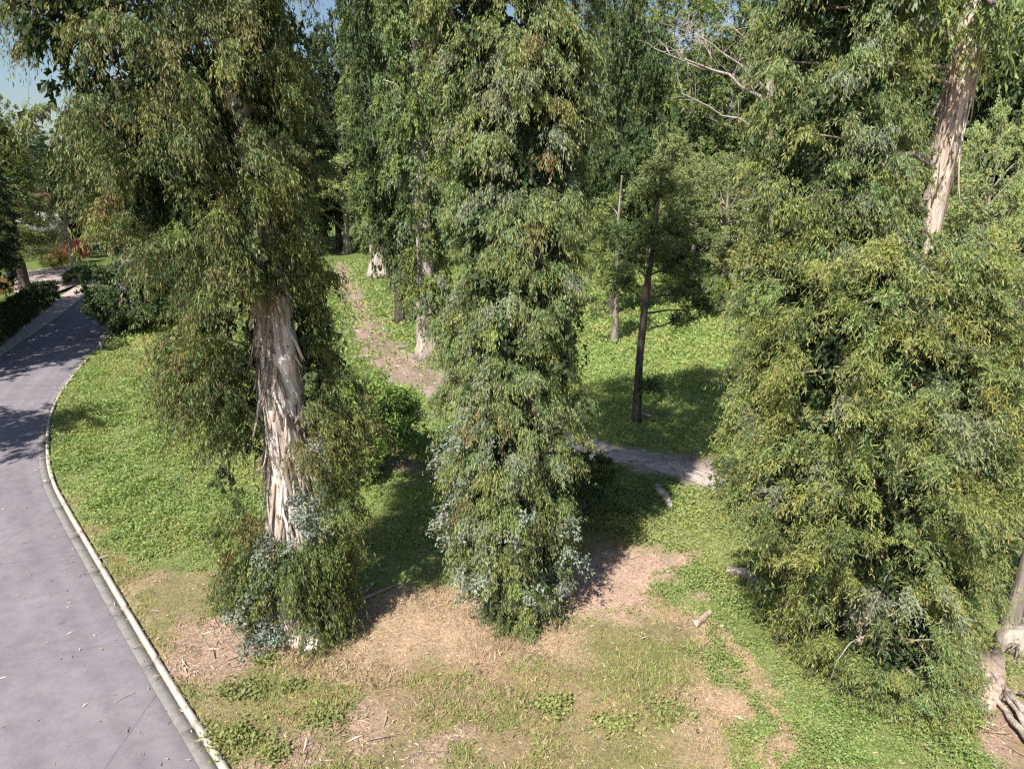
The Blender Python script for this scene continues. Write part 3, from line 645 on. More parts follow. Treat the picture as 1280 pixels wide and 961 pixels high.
        sprays(lb, None, rng, c, o, .3, 6, 9, .11, .075, [(.11, .19, .035), (.15, .22, .05), (.08, .14, .03)], [3, 2, 2], droop=.3, hang=.1, loose=.9, up=.5); bark = M_BARKG
    tm = trunk_mesh('trunk', path, rad, bark, seed, 16, 40, .15, .45)
    return tm, lb.mesh('crown', M_LEAF), br.mesh('branches', bark, True)
PROTO = {k: [proto(k, 100 + 13 * i + s) for s in range(ns)] for i, (k, ns) in enumerate((('column', 2), ('open', 2), ('bushy', 2), ('dense', 2), ('cedar', 1), ('shrub', 2), ('bush', 1)))}
def plant(kind, var, x, y, s, sz, rz, name, label, cat, group=None, z=.08):
    r = thing(name, (x, y, z), label, cat, group, rz, (s, s, sz)); tm, cr, bm = PROTO[kind][var % len(PROTO[kind])]
    link('trunk' if kind not in ('shrub', 'bush') else 'stem', tm, r); link('crown' if kind not in ('shrub', 'bush') else 'foliage', cr, r); link('branches', bm, r); return r
def at(px, Y): return P(px, 300, Y)[0]
gB = 'columnar eucalyptus beside the gravel track'
plant('column', 0, -4.76, 37.9, .98, 1.15, .3, 'eucalyptus_tree', 'slender eucalyptus with pale bare trunk foot beside the gravel track', 'tree', gB)
plant('dense', 1, -7.88, 47.8, .62, 1.5, 1.9, 'eucalyptus_tree', 'dark stout eucalyptus one back from the slender one by the track', 'tree', gB)  # dark foliage stands for this tree's own shaded side
plant('column', 0, -13.4, 70.5, 1.5, 1.2, 4., 'eucalyptus_tree', 'farthest eucalyptus in the row beside the gravel track', 'tree', gB)
plant('dense', 1, at(768, 50), 50, .62, 1.35, 2.2, 'eucalyptus_tree', 'dark eucalyptus rising just behind the central tree on its sunless side', 'tree')  # shade on its side put into the colour by dark foliage
gF = 'far grove of tall trees'
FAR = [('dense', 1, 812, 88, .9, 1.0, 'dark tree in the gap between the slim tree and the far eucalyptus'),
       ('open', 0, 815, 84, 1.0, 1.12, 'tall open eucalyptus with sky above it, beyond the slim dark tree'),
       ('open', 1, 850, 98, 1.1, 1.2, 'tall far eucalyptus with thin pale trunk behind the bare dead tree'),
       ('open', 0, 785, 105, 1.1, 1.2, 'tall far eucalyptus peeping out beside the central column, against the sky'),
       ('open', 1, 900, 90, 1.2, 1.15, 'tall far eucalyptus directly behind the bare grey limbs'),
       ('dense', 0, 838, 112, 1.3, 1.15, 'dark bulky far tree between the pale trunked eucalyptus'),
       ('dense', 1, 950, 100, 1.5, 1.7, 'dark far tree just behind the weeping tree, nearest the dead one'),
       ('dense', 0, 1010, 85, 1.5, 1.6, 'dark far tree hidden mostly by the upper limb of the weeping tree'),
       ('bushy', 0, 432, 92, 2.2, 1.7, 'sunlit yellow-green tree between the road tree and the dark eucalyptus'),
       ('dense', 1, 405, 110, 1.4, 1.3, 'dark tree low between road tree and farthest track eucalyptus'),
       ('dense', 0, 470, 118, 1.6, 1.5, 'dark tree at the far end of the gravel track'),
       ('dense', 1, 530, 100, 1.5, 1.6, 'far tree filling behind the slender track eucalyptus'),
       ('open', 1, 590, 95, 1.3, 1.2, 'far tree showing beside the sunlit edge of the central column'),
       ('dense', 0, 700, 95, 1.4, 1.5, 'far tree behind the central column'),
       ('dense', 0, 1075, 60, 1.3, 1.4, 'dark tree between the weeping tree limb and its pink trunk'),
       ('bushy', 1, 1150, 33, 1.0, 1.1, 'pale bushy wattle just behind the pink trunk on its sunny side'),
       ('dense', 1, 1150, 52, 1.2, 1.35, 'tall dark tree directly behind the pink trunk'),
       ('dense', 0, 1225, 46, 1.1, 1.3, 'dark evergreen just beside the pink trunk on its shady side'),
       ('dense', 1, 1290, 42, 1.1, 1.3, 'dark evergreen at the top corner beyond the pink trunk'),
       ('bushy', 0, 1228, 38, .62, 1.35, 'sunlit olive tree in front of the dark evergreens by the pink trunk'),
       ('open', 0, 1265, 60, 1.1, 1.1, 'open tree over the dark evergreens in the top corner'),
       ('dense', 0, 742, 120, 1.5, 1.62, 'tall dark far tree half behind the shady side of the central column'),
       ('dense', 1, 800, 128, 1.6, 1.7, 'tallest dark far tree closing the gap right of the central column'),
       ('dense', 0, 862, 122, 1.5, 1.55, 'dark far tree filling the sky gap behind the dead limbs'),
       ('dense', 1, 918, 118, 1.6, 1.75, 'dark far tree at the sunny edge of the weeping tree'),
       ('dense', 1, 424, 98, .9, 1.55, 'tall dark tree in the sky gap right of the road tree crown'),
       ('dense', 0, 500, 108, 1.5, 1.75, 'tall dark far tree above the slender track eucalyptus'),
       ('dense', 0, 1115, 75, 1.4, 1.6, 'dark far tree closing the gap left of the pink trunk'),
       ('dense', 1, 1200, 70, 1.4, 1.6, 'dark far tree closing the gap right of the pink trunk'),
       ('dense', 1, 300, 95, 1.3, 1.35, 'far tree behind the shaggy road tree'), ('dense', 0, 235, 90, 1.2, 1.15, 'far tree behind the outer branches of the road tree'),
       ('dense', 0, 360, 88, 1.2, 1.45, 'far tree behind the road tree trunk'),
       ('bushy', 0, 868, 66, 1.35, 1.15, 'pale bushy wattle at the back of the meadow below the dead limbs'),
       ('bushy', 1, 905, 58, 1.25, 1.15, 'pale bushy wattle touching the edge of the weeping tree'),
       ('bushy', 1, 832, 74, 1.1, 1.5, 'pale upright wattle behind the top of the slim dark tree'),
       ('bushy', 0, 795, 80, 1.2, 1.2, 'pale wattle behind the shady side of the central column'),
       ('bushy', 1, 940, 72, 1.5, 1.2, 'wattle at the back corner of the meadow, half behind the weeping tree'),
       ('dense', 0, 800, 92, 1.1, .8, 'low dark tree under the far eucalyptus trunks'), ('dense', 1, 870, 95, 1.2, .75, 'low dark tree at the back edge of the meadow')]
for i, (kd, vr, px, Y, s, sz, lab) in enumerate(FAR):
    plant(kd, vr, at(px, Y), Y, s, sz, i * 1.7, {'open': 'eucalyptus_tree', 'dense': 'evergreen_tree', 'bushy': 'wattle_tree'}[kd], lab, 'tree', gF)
gl = 'garden trees across the road'
plant('cedar', 0, -44.5, 63, .95, .98, .5, 'cedar_tree', 'layered dark cedar over the hedge at the picture edge', 'tree', gl)
plant('cedar', 0, -50.5, 70, 1.15, 1.15, 2.5, 'cedar_tree', 'cedar with yellow-green top behind the hedge cedar', 'tree', gl)
plant('cedar', 0, -47, 86, 1.15, .95, 4., 'cedar_tree', 'cedar at the back of the driveway', 'tree', gl)
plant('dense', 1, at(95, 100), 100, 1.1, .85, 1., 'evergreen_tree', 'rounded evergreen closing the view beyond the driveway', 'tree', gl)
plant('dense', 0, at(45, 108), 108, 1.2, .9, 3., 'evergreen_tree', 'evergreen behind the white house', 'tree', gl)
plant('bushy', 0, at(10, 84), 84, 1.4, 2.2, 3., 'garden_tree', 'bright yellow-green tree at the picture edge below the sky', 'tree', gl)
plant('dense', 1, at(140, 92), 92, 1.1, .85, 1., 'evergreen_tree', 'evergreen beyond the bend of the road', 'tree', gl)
# tall trees standing beside the road just out of the picture; their shadows lie on the asphalt
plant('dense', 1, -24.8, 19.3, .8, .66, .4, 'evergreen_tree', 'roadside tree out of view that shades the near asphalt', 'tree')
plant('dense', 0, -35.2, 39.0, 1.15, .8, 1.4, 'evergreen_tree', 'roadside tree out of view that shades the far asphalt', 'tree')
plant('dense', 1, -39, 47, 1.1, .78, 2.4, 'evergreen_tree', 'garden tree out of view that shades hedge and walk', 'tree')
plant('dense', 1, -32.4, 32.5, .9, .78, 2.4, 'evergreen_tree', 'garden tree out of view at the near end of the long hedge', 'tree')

print('T', round(time.time() - T0, 1))
# ---- slim dark tree in the meadow
rng = np.random.default_rng(9); X, Y = 5.2, 27.4
root = thing('slim_tree', (0, 0, 0), 'slim dark trunked tree standing alone in the meadow shade', 'tree')
def q3(px, py, dy=0): x, z = P(px, py, Y); return np.array([x, Y + dy, z])
path = np.array([(X, Y, .05), q3(800, 440), q3(808, 360), q3(818, 300), q3(822, 250), q3(832, 200)]); rad = np.array([.18, .145, .13, .1, .06, .025])
link('trunk', trunk_mesh('trunk', path, rad, M_BARKD, 3, 18, 60, .12, .3), root)
lb, br = Bag(), Bag()
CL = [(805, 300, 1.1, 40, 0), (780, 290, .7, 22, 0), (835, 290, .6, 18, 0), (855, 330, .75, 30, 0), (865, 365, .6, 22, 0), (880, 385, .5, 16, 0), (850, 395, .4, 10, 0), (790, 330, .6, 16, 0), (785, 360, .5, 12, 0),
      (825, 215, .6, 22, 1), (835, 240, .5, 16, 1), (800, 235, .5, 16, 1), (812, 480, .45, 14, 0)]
for px, py, r, num, lit in CL:  # lit clumps: sunlight on the crown top put into paler leaf colours
    c0 = q3(px, py, rng.normal(0, .4)); limbs(br, rng, path, [c0], .05, .015, (.0, .8), -.05)
    num = int(num * 1.7); c = c0 + rng.normal(size=(num, 3)) * [r * .42, r * .5, r * .28]
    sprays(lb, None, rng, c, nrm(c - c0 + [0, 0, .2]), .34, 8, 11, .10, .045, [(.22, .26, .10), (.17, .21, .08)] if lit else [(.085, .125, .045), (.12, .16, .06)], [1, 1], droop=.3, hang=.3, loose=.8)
link('crown', lb.mesh('crown', M_LEAF), root); link('branches', br.mesh('branches', M_BARKD, True), root)
# ---- small sapling-like tree behind it
rng = np.random.default_rng(10); X, Y = 6.35, 41.8
root = thing('small_tree', (0, 0, 0), 'small upright tree with grey stem between central column and slim dark tree', 'tree')
path = np.array([(X, Y, .05), (X, Y, 3), (X - .1, Y, 7), (X, Y, 10)]); rad = np.array([.2, .16, .1, .03])
link('trunk', trunk_mesh('trunk', path, rad, M_BARKG, 3, 14, 40, .12, .3), root); lb, br = Bag(), Bag()
for px, py, r, num in [(765, 350, .8, 20), (755, 310, .9, 26), (775, 285, .9, 26), (750, 270, .8, 22), (768, 255, .6, 14), (780, 330, .6, 14), (745, 380, .6, 12)]:
    c0 = q3(px, py, rng.normal(0, .5)); limbs(br, rng, path, [c0], .05, .015, (.2, 1.2), 0)
    c = c0 + rng.normal(size=(num, 3)) * [r * .45, r * .5, r * .4]; sprays(lb, None, rng, c, nrm(c - c0 + [0, 0, .2]), .45, 7, 9, .17, .06, [(.17, .185, .06), SAGE, OLIVE], [2, 1, 1], droop=.5, hang=.5, loose=.7)
link('crown', lb.mesh('crown', M_LEAF), root); link('branches', br.mesh('branches', M_BARKG, True), root)
# ---- bare dead tree
rng = np.random.default_rng(12); Y = 44.
root = thing('dead_tree', (0, 0, 0), 'bare grey dead tree with long limbs reaching left against the grove', 'tree')
path = np.array([(*q3(972, 420)[:2], .05), q3(966, 250), q3(962, 120), q3(960, 30)]); rad = np.array([.35, .28, .2, .06])
link('trunk', trunk_mesh('trunk', path, rad, M_DEAD, 3, 14, 40, .12, .3), root)
for a, e, r in [((962, 130), (850, 72), .15), ((962, 118), (862, 48), .10), ((880, 88), (815, 62), .05), ((862, 48), (858, 22), .03), ((964, 170), (850, 118), .07), ((890, 75), (882, 40), .03), ((961, 70), (905, 20), .06), ((855, 75), (840, 40), .03)]:
    b = Bag(); pp = branch_path(rng, q3(*a), q3(*e, rng.normal(0, 1)), .02); v, t, q = tube(pp, np.linspace(r, .02, 7), 6, .1); b.add(v, t, q)
    for _ in range(14):
        s0 = pp[rng.integers(1, 7)]; v, t, q = tube(branch_path(rng, s0, s0 + rng.normal(size=3) * [.7, .5, .7] + [-.3, 0, .3], .1), np.linspace(.02, .006, 7), 4); b.add(v, t, q)
    link('limb', b.mesh('limb', M_DEAD, True), root)

# ---- leafy tree on the edge, beside the stump
rng = np.random.default_rng(14)
root = thing('young_tree', (0, 0, 0), 'small broad-leaved tree with bare grey trunk on the picture edge above the stump', 'tree')
X, Y = 11.45, 13.6
path = np.array([(X, Y, .05), (X + .02, Y, 1.4), (X + .1, Y + .1, 3), (X, Y, 4.8)]); rad = np.array([.15, .13, .1, .02])
link('trunk', trunk_mesh('trunk', path, rad, M_BARKG, 3, 16, 40, .1, .3), root); lb, br = Bag(), Bag()
for _ in range(26):
    c0 = np.array([X, Y, 3.6]) + rng.normal(size=3) * [.75, .8, .75]; limbs(br, rng, path, [c0], .03, .01, (.2, .9), 0)
    c = c0 + rng.normal(size=(7, 3)) * .2; sprays(lb, None, rng, c, nrm(c - c0 + [0, 0, .4]), .34, 6, 8, .11, .06, [(.09, .13, .035), (.14, .17, .05)], [2, 1], droop=.3, hang=.2, loose=.9)
link('crown', lb.mesh('crown', M_LEAF), root); link('branches', br.mesh('branches', M_BARKG, True), root)

# ------------------------------------------------------------------ shrubs, hedges, garden
def shrub(px, py, s, sz, label, var=0, rz=0, pal=None, at_=None, kind='shrub'):
    x, y = at_ or G(px, py); r = plant(kind, var, x, y, s, sz, rz, 'shrub', label, 'shrub', None, .1)
    if pal is not None:
        for ch in r.children:
            if ch.name.startswith('foliage'): ch.color = (pal[0] / .115, pal[1] / .185, pal[2] / .038, 1)
    return r
shrub(470, 590, 1.8, 1.55, 'bright green leafy shrub between the road tree and the central column', 0, .3, (.23, .34, .08))
shrub(446, 612, .9, .85, 'low lime green bush at the foot of the bright leafy shrub', 1, 1., (.30, .40, .10))
shrub(500, 560, 1.1, .9, 'grey-green bush beside the gravel track, behind the bright shrub', 1, 2., (.18, .24, .10))
shrub(425, 520, 1.1, 1.3, 'olive bush pressed against the back of the road tree', 0, 2., (.12, .15, .06))
shrub(170, 417, 1.05, 1.2, 'big round dark shrub where the road bends out of sight', 0, 1.5, (.12, .17, .065), None, 'bush')
shrub(225, 405, .95, 1.0, 'dark shrub behind the bend shrub, under the road tree branches', 1, .5, (.08, .12, .045), None, 'bush')
shrub(135, 380, .8, .95, 'dark shrub farthest along the bend of the road', 1, 2.5, (.08, .12, .045), (-26.2, 52.5), 'bush')
shrub(905, 400, 1.9, 1.5, 'yellow-green bush at the meadow edge beside the weeping tree', 1, .4, (.15, .2, .05))
shrub(880, 372, 2., 1.5, 'bush at the back of the meadow under the wattles', 0, 1.4, (.11, .15, .05))
shrub(842, 345, 2.4, 1.7, 'dark bush at the back of the meadow near the slim tree', 0, 2.4, (.05, .075, .03))
shrub(1240, 640, 1.5, 1.2, 'loose dark green bush behind the small edge tree', 0, 2., (.09, .13, .04))
shrub(1262, 560, 1.6, 1.2, 'yellowish bush on the edge, farther back than the loose dark one', 1, 3., (.15, .17, .05))
shrub(905, 600, 1.1, .8, 'dark bush where the track passes under the weeping tree', 1, 1., (.06, .09, .035), (7.2, 19.6))
shrub(728, 640, 1.2, 1., 'deep shaded bush against the back of the central column', 1, 1.4, (.07, .11, .03))
shrub(100, 328, 1.6, 1.3, 'crimson leaved shrub behind the driveway', 0, 1., (.22, .035, .06))
shrub(78, 334, 1.5, .9, 'reddish orange shrub beside the crimson one', 1, 1., (.26, .10, .06))
shrub(68, 338, 1.3, .6, 'low lime shrub in front of the reddish one', 0, 1., (.22, .22, .04))
shrub(90, 334, 1.2, .6, 'low yellow-green shrub under the crimson one', 1, 2., (.18, .20, .05))
shrub(8, 372, 1.0, .7, 'orange tinted shrub behind the long hedge', 1, 2., (.30, .15, .06))

def hedge(a, b_, w, h, label, seed):
    rng = np.random.default_rng(seed); a, b_ = np.array(a), np.array(b_); L_ = np.linalg.norm(b_ - a); d = (b_ - a) / L_; nn = np.array([-d[1], d[0]])
    root = thing('hedge', (a[0], a[1], .1), label, 'hedge', 'clipped hedges across the road')
    num = int(L_ * 70); t = rng.uniform(0, L_, num); side = rng.integers(0, 3, num); u = rng.uniform(-.5, .5, num); z = rng.uniform(.1, h, num)
    u = np.where(side == 0, -.5, np.where(side == 1, .5, u)) * w; z = np.where(side == 2, h, z)
    c = np.c_[d[0] * t + nn[0] * u, d[1] * t + nn[1] * u, z] + rng.normal(size=(num, 3)) * .06
    o = np.where(side[:, None] == 2, [0, 0, 1], np.c_[nn * 1., [[0]]] if False else np.c_[np.outer(np.sign(u), nn), np.zeros(num)])
    lb = Bag(); sprays(lb, None, rng, c, nrm(o + rng.normal(size=(num, 3)) * .3), .2, 5, 8, .10, .048, [(.075, .12, .03), (.05, .08, .025)], [1, 1], droop=.2, hang=0, loose=1.)
    link('foliage', lb.mesh('foliage', M_LEAF), root)
    b = Bag()
    for s in np.arange(.3, L_, .8):
        v, t_, q = tube(branch_path(rng, (d[0] * s, d[1] * s, 0), (d[0] * s + .1, d[1] * s, h * .85), 0), np.linspace(.04, .015, 7), 5); b.add(v, t_, q)
    link('stems', b.mesh('stems', M_BARKD, True), root)
hedge((-28.8, 33.6), (-38.8, 57.6), 1.4, 1.35, 'long clipped dark hedge along the paved walk', 1)
hedge((-41.0, 64.5), (-44.4, 73), 1.3, 1.0, 'short clipped hedge between driveway and walk', 2)
# palm behind the cedars
rng = np.random.default_rng(15); root = thing('palm_tree', (-46.6, 74, .1), 'feathery palm half hidden behind the garden cedar', 'tree'); b = Bag()
path = np.array([(0, 0, 0), (.1, 0, 3), (0, 0, 6.6)]); link('trunk', trunk_mesh('trunk', path, np.array([.28, .22, .2]), M_BARKG, 3, 14, 40, .1, .3), root)
for i in range(18):
    b = Bag(); th = i * 2.4; e = rng.uniform(.1, 1.1); tip = np.array([math.cos(th) * 2.4 * math.cos(e * .5), math.sin(th) * 2.4 * math.cos(e * .5), 6.6 + 1.6 * math.sin(e) - .6])
    pp = branch_path(rng, (0, 0, 6.6), tip, .3, 12); v, t, q = tube(pp, np.linspace(.03, .008, 12), 4); b.add(v, t, q, (.2, .19, .08)); d = nrm(np.gradient(pp, axis=0)); sd = nrm(np.cross(d, [0, 0, 1.]))
    for s in (-1, 1):
        kk = np.repeat(np.arange(1, 12), 4); v, f = leaf_arrays(pp[kk] + d[kk] * rng.uniform(0, .2, (len(kk), 1)), nrm(sd[kk] * s + d[kk] * .6 + [0, 0, -.25]), .5, .05, rng); b.add(v, t=f, c=(.16, .17, .06))
    link('frond', b.mesh('frond', M_LEAF), root)
# white house beyond the garden
root = thing('house', (at(-20, 92), 92, .1), 'white house glimpsed through the garden cedars', 'house', rz=.25)
def box(name, lo, hi, mat, parent, roof=0):
    (x0, y0, z0), (x1, y1, z1) = lo, hi; v = [(x0, y0, z0), (x1, y0, z0), (x1, y1, z0), (x0, y1, z0), (x0 + roof, y0 + roof, z1), (x1 - roof, y0 + roof, z1), (x1 - roof, y1 - roof, z1), (x0 + roof, y1 - roof, z1)]
    return link(name, mesh(name, v, quads=[(0, 3, 2, 1), (4, 5, 6, 7), (0, 1, 5, 4), (1, 2, 6, 5), (2, 3, 7, 6), (3, 0, 4, 7)], mat=mat), parent)
box('wall', (-9, 0, 0), (9, 8, 6.2), M_WALL, root); box('roof', (-9.6, -.6, 6.2), (9.6, 8.6, 8.4), M_ROOF, root, 3.4)
for x in (-6.5, -2.2, 2.2, 6.5):
    for z in (.9, 3.9):
        w = box('window', (x - .75, -.06, z), (x + .75, .02, z + 1.5), M_FRAME, root); box('pane', (x - .62, -.09, z + .12), (x - .04, -.062, z + 1.38), M_GLASS, w); box('pane', (x + .04, -.09, z + .12), (x + .62, -.062, z + 1.38), M_GLASS, w)

# ------------------------------------------------------------------ logs, stumps, fallen wood
def log(name, path, rad, mat, label, cat, seed, n=18, rough=.25, K=30):
    path = np.asarray(path, float); t = np.linspace(0, len(path) - 1, K); ti = np.arange(len(path))
    p = np.stack([np.interp(t, ti, path[:, a]) for a in range(3)], 1); r = np.interp(t, ti, rad); b = Bag(); v, tt, q = tube(p, r, n, rough, seed, r * .08); b.add(v, tt, q)
    return b, label
def put_log(name, path, rad, mat, label, cat, seed, **kw):
    b, _ = log(name, path, rad, mat, label, cat, seed, **kw); return tag(link(name, b.mesh(name, mat, False)), label, cat)
rng = np.random.default_rng(20)
# sawn slab end: a wide, low block with a pale flat top
sl_ = GP([(1209, 828), (1238, 822), (1252, 838), (1252, 868), (1240, 900), (1222, 888), (1208, 868)])
vb = np.r_[np.c_[sl_, np.full(7, .05)], np.c_[sl_ * 1. + rng.normal(0, .01, sl_.shape), .34 + rng.normal(0, .02, 7)]]
q = [(i, (i + 1) % 7, 7 + (i + 1) % 7, 7 + i) for i in range(7)]
tag(link('cut_stump', mesh('cut_stump', np.r_[vb, [[*sl_.mean(0), .36]]], quads=q, tris=[(7 + i, 7 + (i + 1) % 7, 14) for i in range(7)], mat=M_LOG)), 'broad pale sawn stump at the edge of the weeping tree skirt', 'stump')
a = np.array(G(1248, 880)); e = np.array(G(1330, 985))
root = thing('weathered_log', (0, 0, 0), 'splintered bleached log in the bottom corner beside the sawn stump', 'log')
for i in range(9):
    off = rng.normal(0, .16, 2); p0 = np.r_[a + off, .2 + rng.uniform(0, .15)]; p1 = np.r_[e + off * 1.3, .2 + rng.uniform(0, .2)]
    b = Bag(); v, t, q = tube(branch_path(rng, p0, p1, .01, 12), np.linspace(.05, .11, 12) * rng.uniform(.6, 1.2), 7, .3, i); b.add(v, t, q); link('splinter', b.mesh('splinter', M_DEAD), root)
for i in range(10):
    s0 = np.r_[a + rng.normal(0, .2, 2), .25]; b = Bag(); v, t, q = tube(branch_path(rng, s0, s0 + rng.normal(size=3) * [.3, .3, .12] + [0, 0, .12], .1), np.linspace(.035, .008, 7), 5); b.add(v, t, q); link('root', b.mesh('root', M_BARKG), root)
x, y = G(1268, 812)
root = thing('stump', (0, 0, 0), 'rough grey stump under the small edge tree', 'stump'); b = Bag()
v, t, q = tube(np.array([(x, y, .05), (x, y, .25), (x + .03, y, .42), (x + .02, y, .55)]), np.array([.34, .28, .24, .18]), 20, .45, 4, np.full(4, .05)); b.add(v, t, q); link('stump_body', b.mesh('stump_body', M_DEAD), root)
for i in range(8):
    s0 = np.array([x - .15 + rng.normal(0, .12), y - .2, .3]); b = Bag(); v, t, q = tube(branch_path(rng, s0, s0 + [rng.normal(0, .25), -.3, rng.normal(0, .1)], .1), np.linspace(.04, .01, 7), 5); b.add(v, t, q); link('root', b.mesh('root', M_BARKG), root)
put_log('fallen_log', [(*G(908, 722), .22), (*G(930, 728), .24), (*G(960, 745), .2)], [.13, .17, .15], M_DEAD, 'short pale log poking out of the weeping tree skirt', 'log', 3)
put_log('fallen_log', [(*G(820, 614), .18), (*G(832, 628), .2), (*G(838, 640), .16)], [.1, .13, .08], M_DEAD, 'little grey log lying in weeds beside the gravel track', 'log', 5)
put_log('fallen_log', [(*G(795, 522), .2), (*G(812, 528), .3)], [.09, .06], M_DEAD, 'grey broken branch at the foot of the slim dark tree', 'branch', 6)
put_log('rotten_log', [(*G(880, 780), .16), (*G(868, 788), .18), (*G(888, 770), .14)], [.05, .07, .05], M_LOG, 'brown wood scrap in weeds below the weeping tree', 'branch', 7)
for i, (pa, pb, lab) in enumerate([((415, 775), (475, 745), 'longest fallen branch at the foot of the road tree'), ((430, 768), (495, 738), 'thin fallen branch beyond the longest one by the road tree'), ((300, 790), (282, 770), 'short pale stick on litter left of the road tree'), ((445, 760), (470, 735), 'crooked stick crossing the fallen branches by the road tree')]):
    put_log('fallen_branch', [(*G(*pa), .16), (*((np.array(G(*pa)) + G(*pb)) / 2 + rng.normal(0, .08, 2)), .2), (*G(*pb), .17)], [.04, .035, .015], M_DEAD, lab, 'branch', 30 + i, n=8)
x, y = G(155, 873); put_log('twig', [(x - .12, y - .14, .025), (x, y, .03), (x + .15, y + .16, .02)], [.008, .007, .004], M_DEAD, 'pale straight twig lying on the asphalt', 'twig', 40, n=5, K=8)
x, y = G(120, 440); r = thing('marker_stake', (x + .35, y, .1), 'short white stake at the kerb where the road bends', 'stake'); box('post', (-.05, -.05, 0), (.05, .05, .55), M_FRAME, r); box('cap', (-.065, -.065, .55), (.065, .065, .6), M_ROOF, r)

print('T', round(time.time() - T0, 1))
# ------------------------------------------------------------------ ground plants and litter
rng = np.random.default_rng(50)
def scatter(n, x0, x1, y0, y1, pw=1.0):
    y = y0 + (y1 - y0) * rng.random(n) ** pw; p = np.c_[rng.uniform(-1, 1, n) * (y * .80 + 1.), y]; return p[verge_d(p) < -.04]
def put_leaves(bag, p, z, hgt, num, L_, Wd, pal, wts, flat=.5, fine=False):
    n = len(p); k = np.repeat(np.arange(n), num); th = rng.uniform(0, 2 * math.pi, len(k)); h = rng.uniform(.15, 1, len(k)) * hgt[k]
    base = np.c_[p[k] + rng.normal(0, .045, (len(k), 2)) * (L_[k, None] / .07), z[k] + h]
    d = nrm(np.c_[np.cos(th), np.sin(th), rng.normal(.15, flat, len(k))])
    v, f = (sickle_arrays(base, d, L_[k] * rng.uniform(.6, 1.3, len(k)), Wd[k] * rng.uniform(.7, 1.3, len(k)), rng) if fine else leaf_arrays(base, d, L_[k] * rng.uniform(.6, 1.3, len(k)), Wd[k] * rng.uniform(.7, 1.3, len(k)), rng, .1, .5))
    cl = palette(pal, wts, n, rng, .12)[k] * .55 + palette(pal, wts, len(k), rng, .2) * .45
    yel = (sstep(-.05, .5, fbm(p, .5, 301, 4)) * .5)[k][:, None]; cl = cl * (1 - yel) + np.array((.40, .38, .15)) * yel * rng.lognormal(0, .15, (len(k), 1))
    bag.add(v, t=f, c=np.repeat(cl, 3 if fine else 4, 0))
# broad-leaved weeds
b = Bag(); p = scatter(230000, 0, 0, 9.3, 46, 1.3); w = look('weed', p) * (1 - look('path', p)) * (1 - look('brown', p)) * (1 - look('road', p)); w = w * (.25 + .75 * sstep(-.5, .1, fbm(p, 1.1, 91, 3)))
p = p[rng.random(len(p)) < w]; z = ground_z(p); sc = np.clip(p[:, 1] / 17, .75, 1.25); hg = np.clip(.17 + .20 * fbm(p, .9, 5, 3), .04, .5) * np.clip(sc, 1, 1.4)
put_leaves(b, p, z, hg, 5, .07 * sc, .044 * sc, [(.24, .34, .095), (.31, .40, .14), (.17, .24, .065), (.40, .41, .19)], [3, 3, 2, 1.4], .5, True)
tag(link('ground_cover', b.mesh('ground_cover', M_WEED)), 'bright green broad-leaved weeds carpeting the verge and under the weeping tree', kind='stuff')
# meadow: taller and finer
b = Bag(); p = scatter(90000, 0, 0, 17, 84, 1.2); w = np.maximum(look('lawn', p), .45 * look('far', p)) * (1 - look('path', p) * np.interp(p[:, 1], [28, 34, 42], [.9, .72, .2])) * (1 - .4 * look('weed', p)) * (1 - look('road', p)) * (1 - .7 * look('brown', p))
p = p[rng.random(len(p)) < w]; z = ground_z(p); sc = np.clip(p[:, 1] / 20, .9, 2.6); hg = .12 * np.clip(sc, 1, 2)
put_leaves(b, p, z, hg, 4, .10 * sc, .05 * sc, [(.25, .35, .10), (.31, .38, .13), (.20, .28, .075), (.36, .36, .15)], [3, 3, 2, 1], 1., True)
tag(link('meadow_grass', b.mesh('meadow_grass', M_GRASS)), 'lush green meadow grass behind the trees', kind='stuff')
def blades(bag, p, hgt, wd, pal, wts, lean, num=5):
    n = len(p); z = ground_z(p); k = np.repeat(np.arange(n), num); th = rng.uniform(0, 2 * math.pi, len(k))
    la = np.repeat(rng.uniform(0, 2 * math.pi, n), num); 
    d = nrm(np.c_[np.cos(th) * .5 + np.cos(la) * lean, np.sin(th) * .5 + np.sin(la) * lean, np.full(len(k), .8)] + rng.normal(size=(len(k), 3)) * .15)
    v, f = sickle_arrays(np.c_[p[k] + rng.normal(0, .05, (len(k), 2)), z[k] - .01], d, hgt[k] * rng.uniform(.5, 1.3, len(k)), wd * rng.uniform(.7, 1.3, len(k)), rng, .25)
    cl = palette(pal, wts, n, rng, .12)[k] * .6 + palette(pal, wts, len(k), rng, .18) * .4
    bag.add(v, t=f, c=np.repeat(cl, 3, 0))
b = Bag(); p = scatter(80000, 0, 0, 9.2, 21, 1.1); clear = (1 - look('mulch', p)) * (1 - look('path', p)) * (1 - look('road', p)) * (1 - look('weed', p) * .85)
w = clear * (1 - .8 * look('tan', p)) * (1 - .85 * look('brown', p)) * sstep(-.75, .15, fbm(p, .9, 63, 3) + .25 * look('far', p)); p = p[rng.random(len(p)) < w]
blades(b, p, np.full(len(p), .11) * (1 + .4 * fbm(p, .7, 2, 2)), .012, [(.28, .33, .11), (.35, .35, .14), (.21, .27, .08), (.42, .36, .19)], [3, 3, 2, 2], .3)
tag(link('grass', b.mesh('grass', M_GRASS)), 'short olive grass in the near clearing', kind='stuff')
b = Bag(); p = scatter(100000, 0, 0, 9.2, 20, 1.05); clear = (1 - look('mulch', p)) * (1 - look('path', p)) * (1 - look('road', p)) * (1 - look('weed', p))
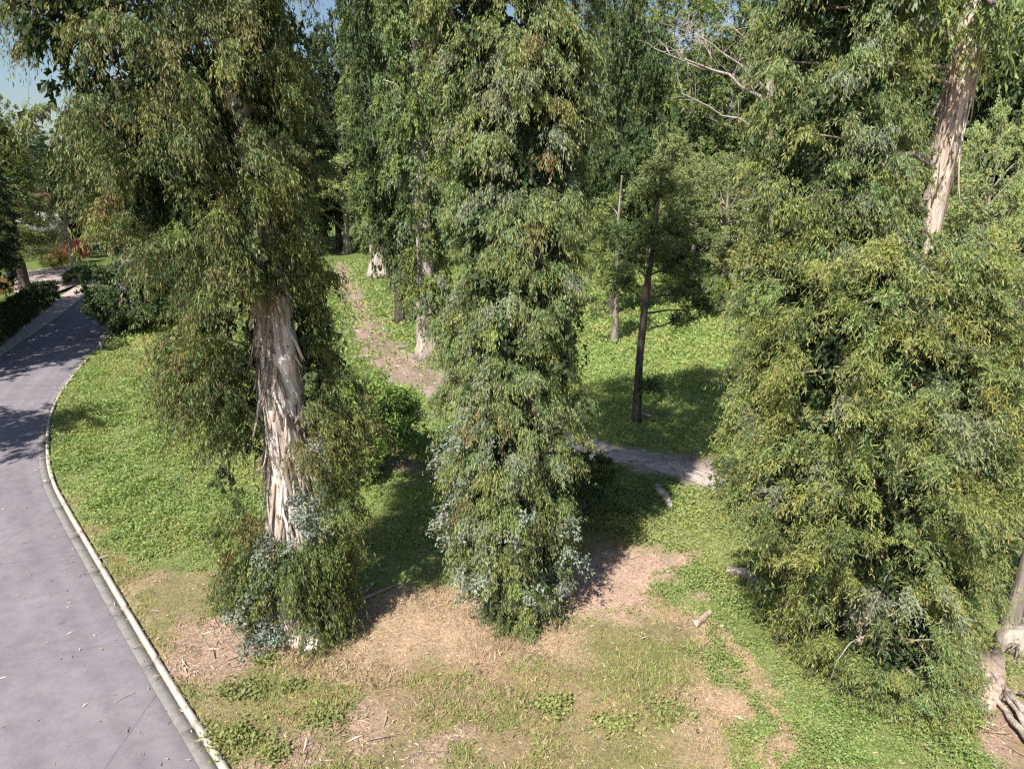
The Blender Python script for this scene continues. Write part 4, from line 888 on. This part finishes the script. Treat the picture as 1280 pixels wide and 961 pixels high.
w = clear * np.clip(look('tan', p) + .22 * sstep(-.1, .5, fbm(p, .8, 44, 3)), 0, 1) * (1 - .7 * look('brown', p)) * (1 - .8 * look('far', p)); p = p[rng.random(len(p)) < w]
blades(b, p, np.full(len(p), .13) * (1 + .4 * fbm(p, .7, 2, 2)), .009, [(.55, .41, .29), (.64, .51, .38), (.40, .28, .20), (.46, .36, .22)], [3, 2, 2, 2], .8, 5)
tag(link('dry_grass', b.mesh('dry_grass', M_GRASS)), 'straw coloured dry grass flopped across the near clearing', kind='stuff')
# bark and leaf litter
b = Bag(); p = scatter(60000, 0, 0, 9.2, 24, 1.1); w = np.clip(look('mulch', p) + .9 * look('brown', p) + .22 * (1 - look('far', p)) * (1 - look('weed', p)), 0, 1) * (1 - look('road', p)) * (1 - look('path', p)); p = p[rng.random(len(p)) < w]; k = np.repeat(np.arange(len(p)), 2); n_ = len(k)
th = rng.uniform(0, 2 * math.pi, n_); d = nrm(np.c_[np.cos(th), np.sin(th), rng.normal(.05, .2, n_)]); v, f = leaf_arrays(np.c_[p[k] + rng.normal(0, .05, (n_, 2)), ground_z(p)[k] + rng.uniform(.01, .04, n_)], d, rng.uniform(.04, .14, n_), rng.uniform(.01, .028, n_), rng, .12)
b.add(v, t=f, c=np.repeat(palette([(.42, .29, .22), (.52, .41, .34), (.30, .19, .14), (.16, .10, .08), (.48, .32, .2)], [3, 2, 2, 1, 1.5], n_, rng), 4, 0))
pb = p[rng.random(len(p)) < .05 * np.maximum(look('brown', p), .12)]; n2 = len(pb); th = rng.uniform(0, 6.28, n2); v, f = leaf_arrays(np.c_[pb, ground_z(pb) + .05], nrm(np.c_[np.cos(th), np.sin(th), rng.normal(.03, .08, n2)]), rng.uniform(.2, .6, n2), rng.uniform(.02, .045, n2), rng, .12)
b.add(v, t=f, c=np.repeat(palette([(.55, .44, .36), (.42, .30, .22), (.28, .19, .14)], [2, 2, 1], n2, rng), 4, 0))
tag(link('leaf_litter', b.mesh('leaf_litter', M_CHIP)), 'pinkish bark and leaf litter under the eucalyptus', kind='stuff')
n_ = 420; i_ = rng.integers(KS.searchsorted(8), KS.searchsorted(40), n_); of = .13 + 4.4 * rng.random(n_) ** 3.2; p = KC[i_] + KN[i_] * of[:, None] + rng.normal(0, .1, (n_, 2)); th = rng.uniform(0, 6.28, n_)
b = Bag(); v, f = sickle_arrays(np.c_[p, np.full(n_, .045)], np.c_[np.cos(th), np.sin(th), rng.uniform(-.1, .15, n_)], rng.uniform(.06, .17, n_), rng.uniform(.015, .03, n_), rng); b.add(v, t=f, c=np.repeat(palette([(.45, .32, .22), (.24, .16, .11), (.6, .5, .4)], [3, 3, 1], n_, rng), 3, 0))
tag(link('road_litter', b.mesh('road_litter', M_CHIP)), 'dry leaves blown along gutter and asphalt', kind='stuff')
# separate weed tufts in the clearing
for i, (px, py, s, lab) in enumerate([(303, 872, .42, 'weed tuft nearest the kerb in the bottom clearing'), (302, 930, .5, 'leafy weed tuft at the bottom beside the kerb'), (410, 905, .5, 'weed tuft left of the bare patch in the clearing'), (332, 832, .22, 'small round weed tuft below the road tree foot'),
                                      (276, 772, .26, 'weed tuft on litter between kerb and road tree'), (366, 866, .2, 'tiny weed tuft above the one by the bare patch'), (838, 900, .5, 'broad weed tuft at the bottom, right of centre'), (770, 916, .42, 'weed tuft next to the broad one at the bottom'), (690, 890, .35, 'faint green weed tuft in the middle of the clearing'), (345, 950, .25, 'weed tuft at the bottom edge beside the leafy kerb one')]):
    x, y = G(px, py); r = thing('weed_tuft', (x, y, .1), lab, 'weed', 'weed tufts in the clearing'); num = int(260 * s); pp = rng.normal(0, s * .42, (num, 2)) * [1.25, .9]
    b = Bag(); put_leaves(b, pp, np.zeros(num), np.full(num, .14), 4, np.full(num, .085), np.full(num, .055), [(.16, .23, .075), (.22, .27, .11), (.12, .17, .055)], [2, 2, 1]); link('foliage', b.mesh('foliage', M_WEED), r)
    b = Bag()
    for _ in range(8):
        e = rng.normal(0, s * .3, 2); v, t, q = tube(branch_path(rng, (0, 0, 0), (*e, .1), .1), np.linspace(.008, .003, 7), 4); b.add(v, t, q, (.14, .17, .06))
    link('stems', b.mesh('stems', M_TWIG), r)
print('TRIS', sum(sum(len(p.vertices) - 2 for p in me.polygons) if len(me.polygons) < 2000 else len(me.polygons) for me in bpy.data.meshes))
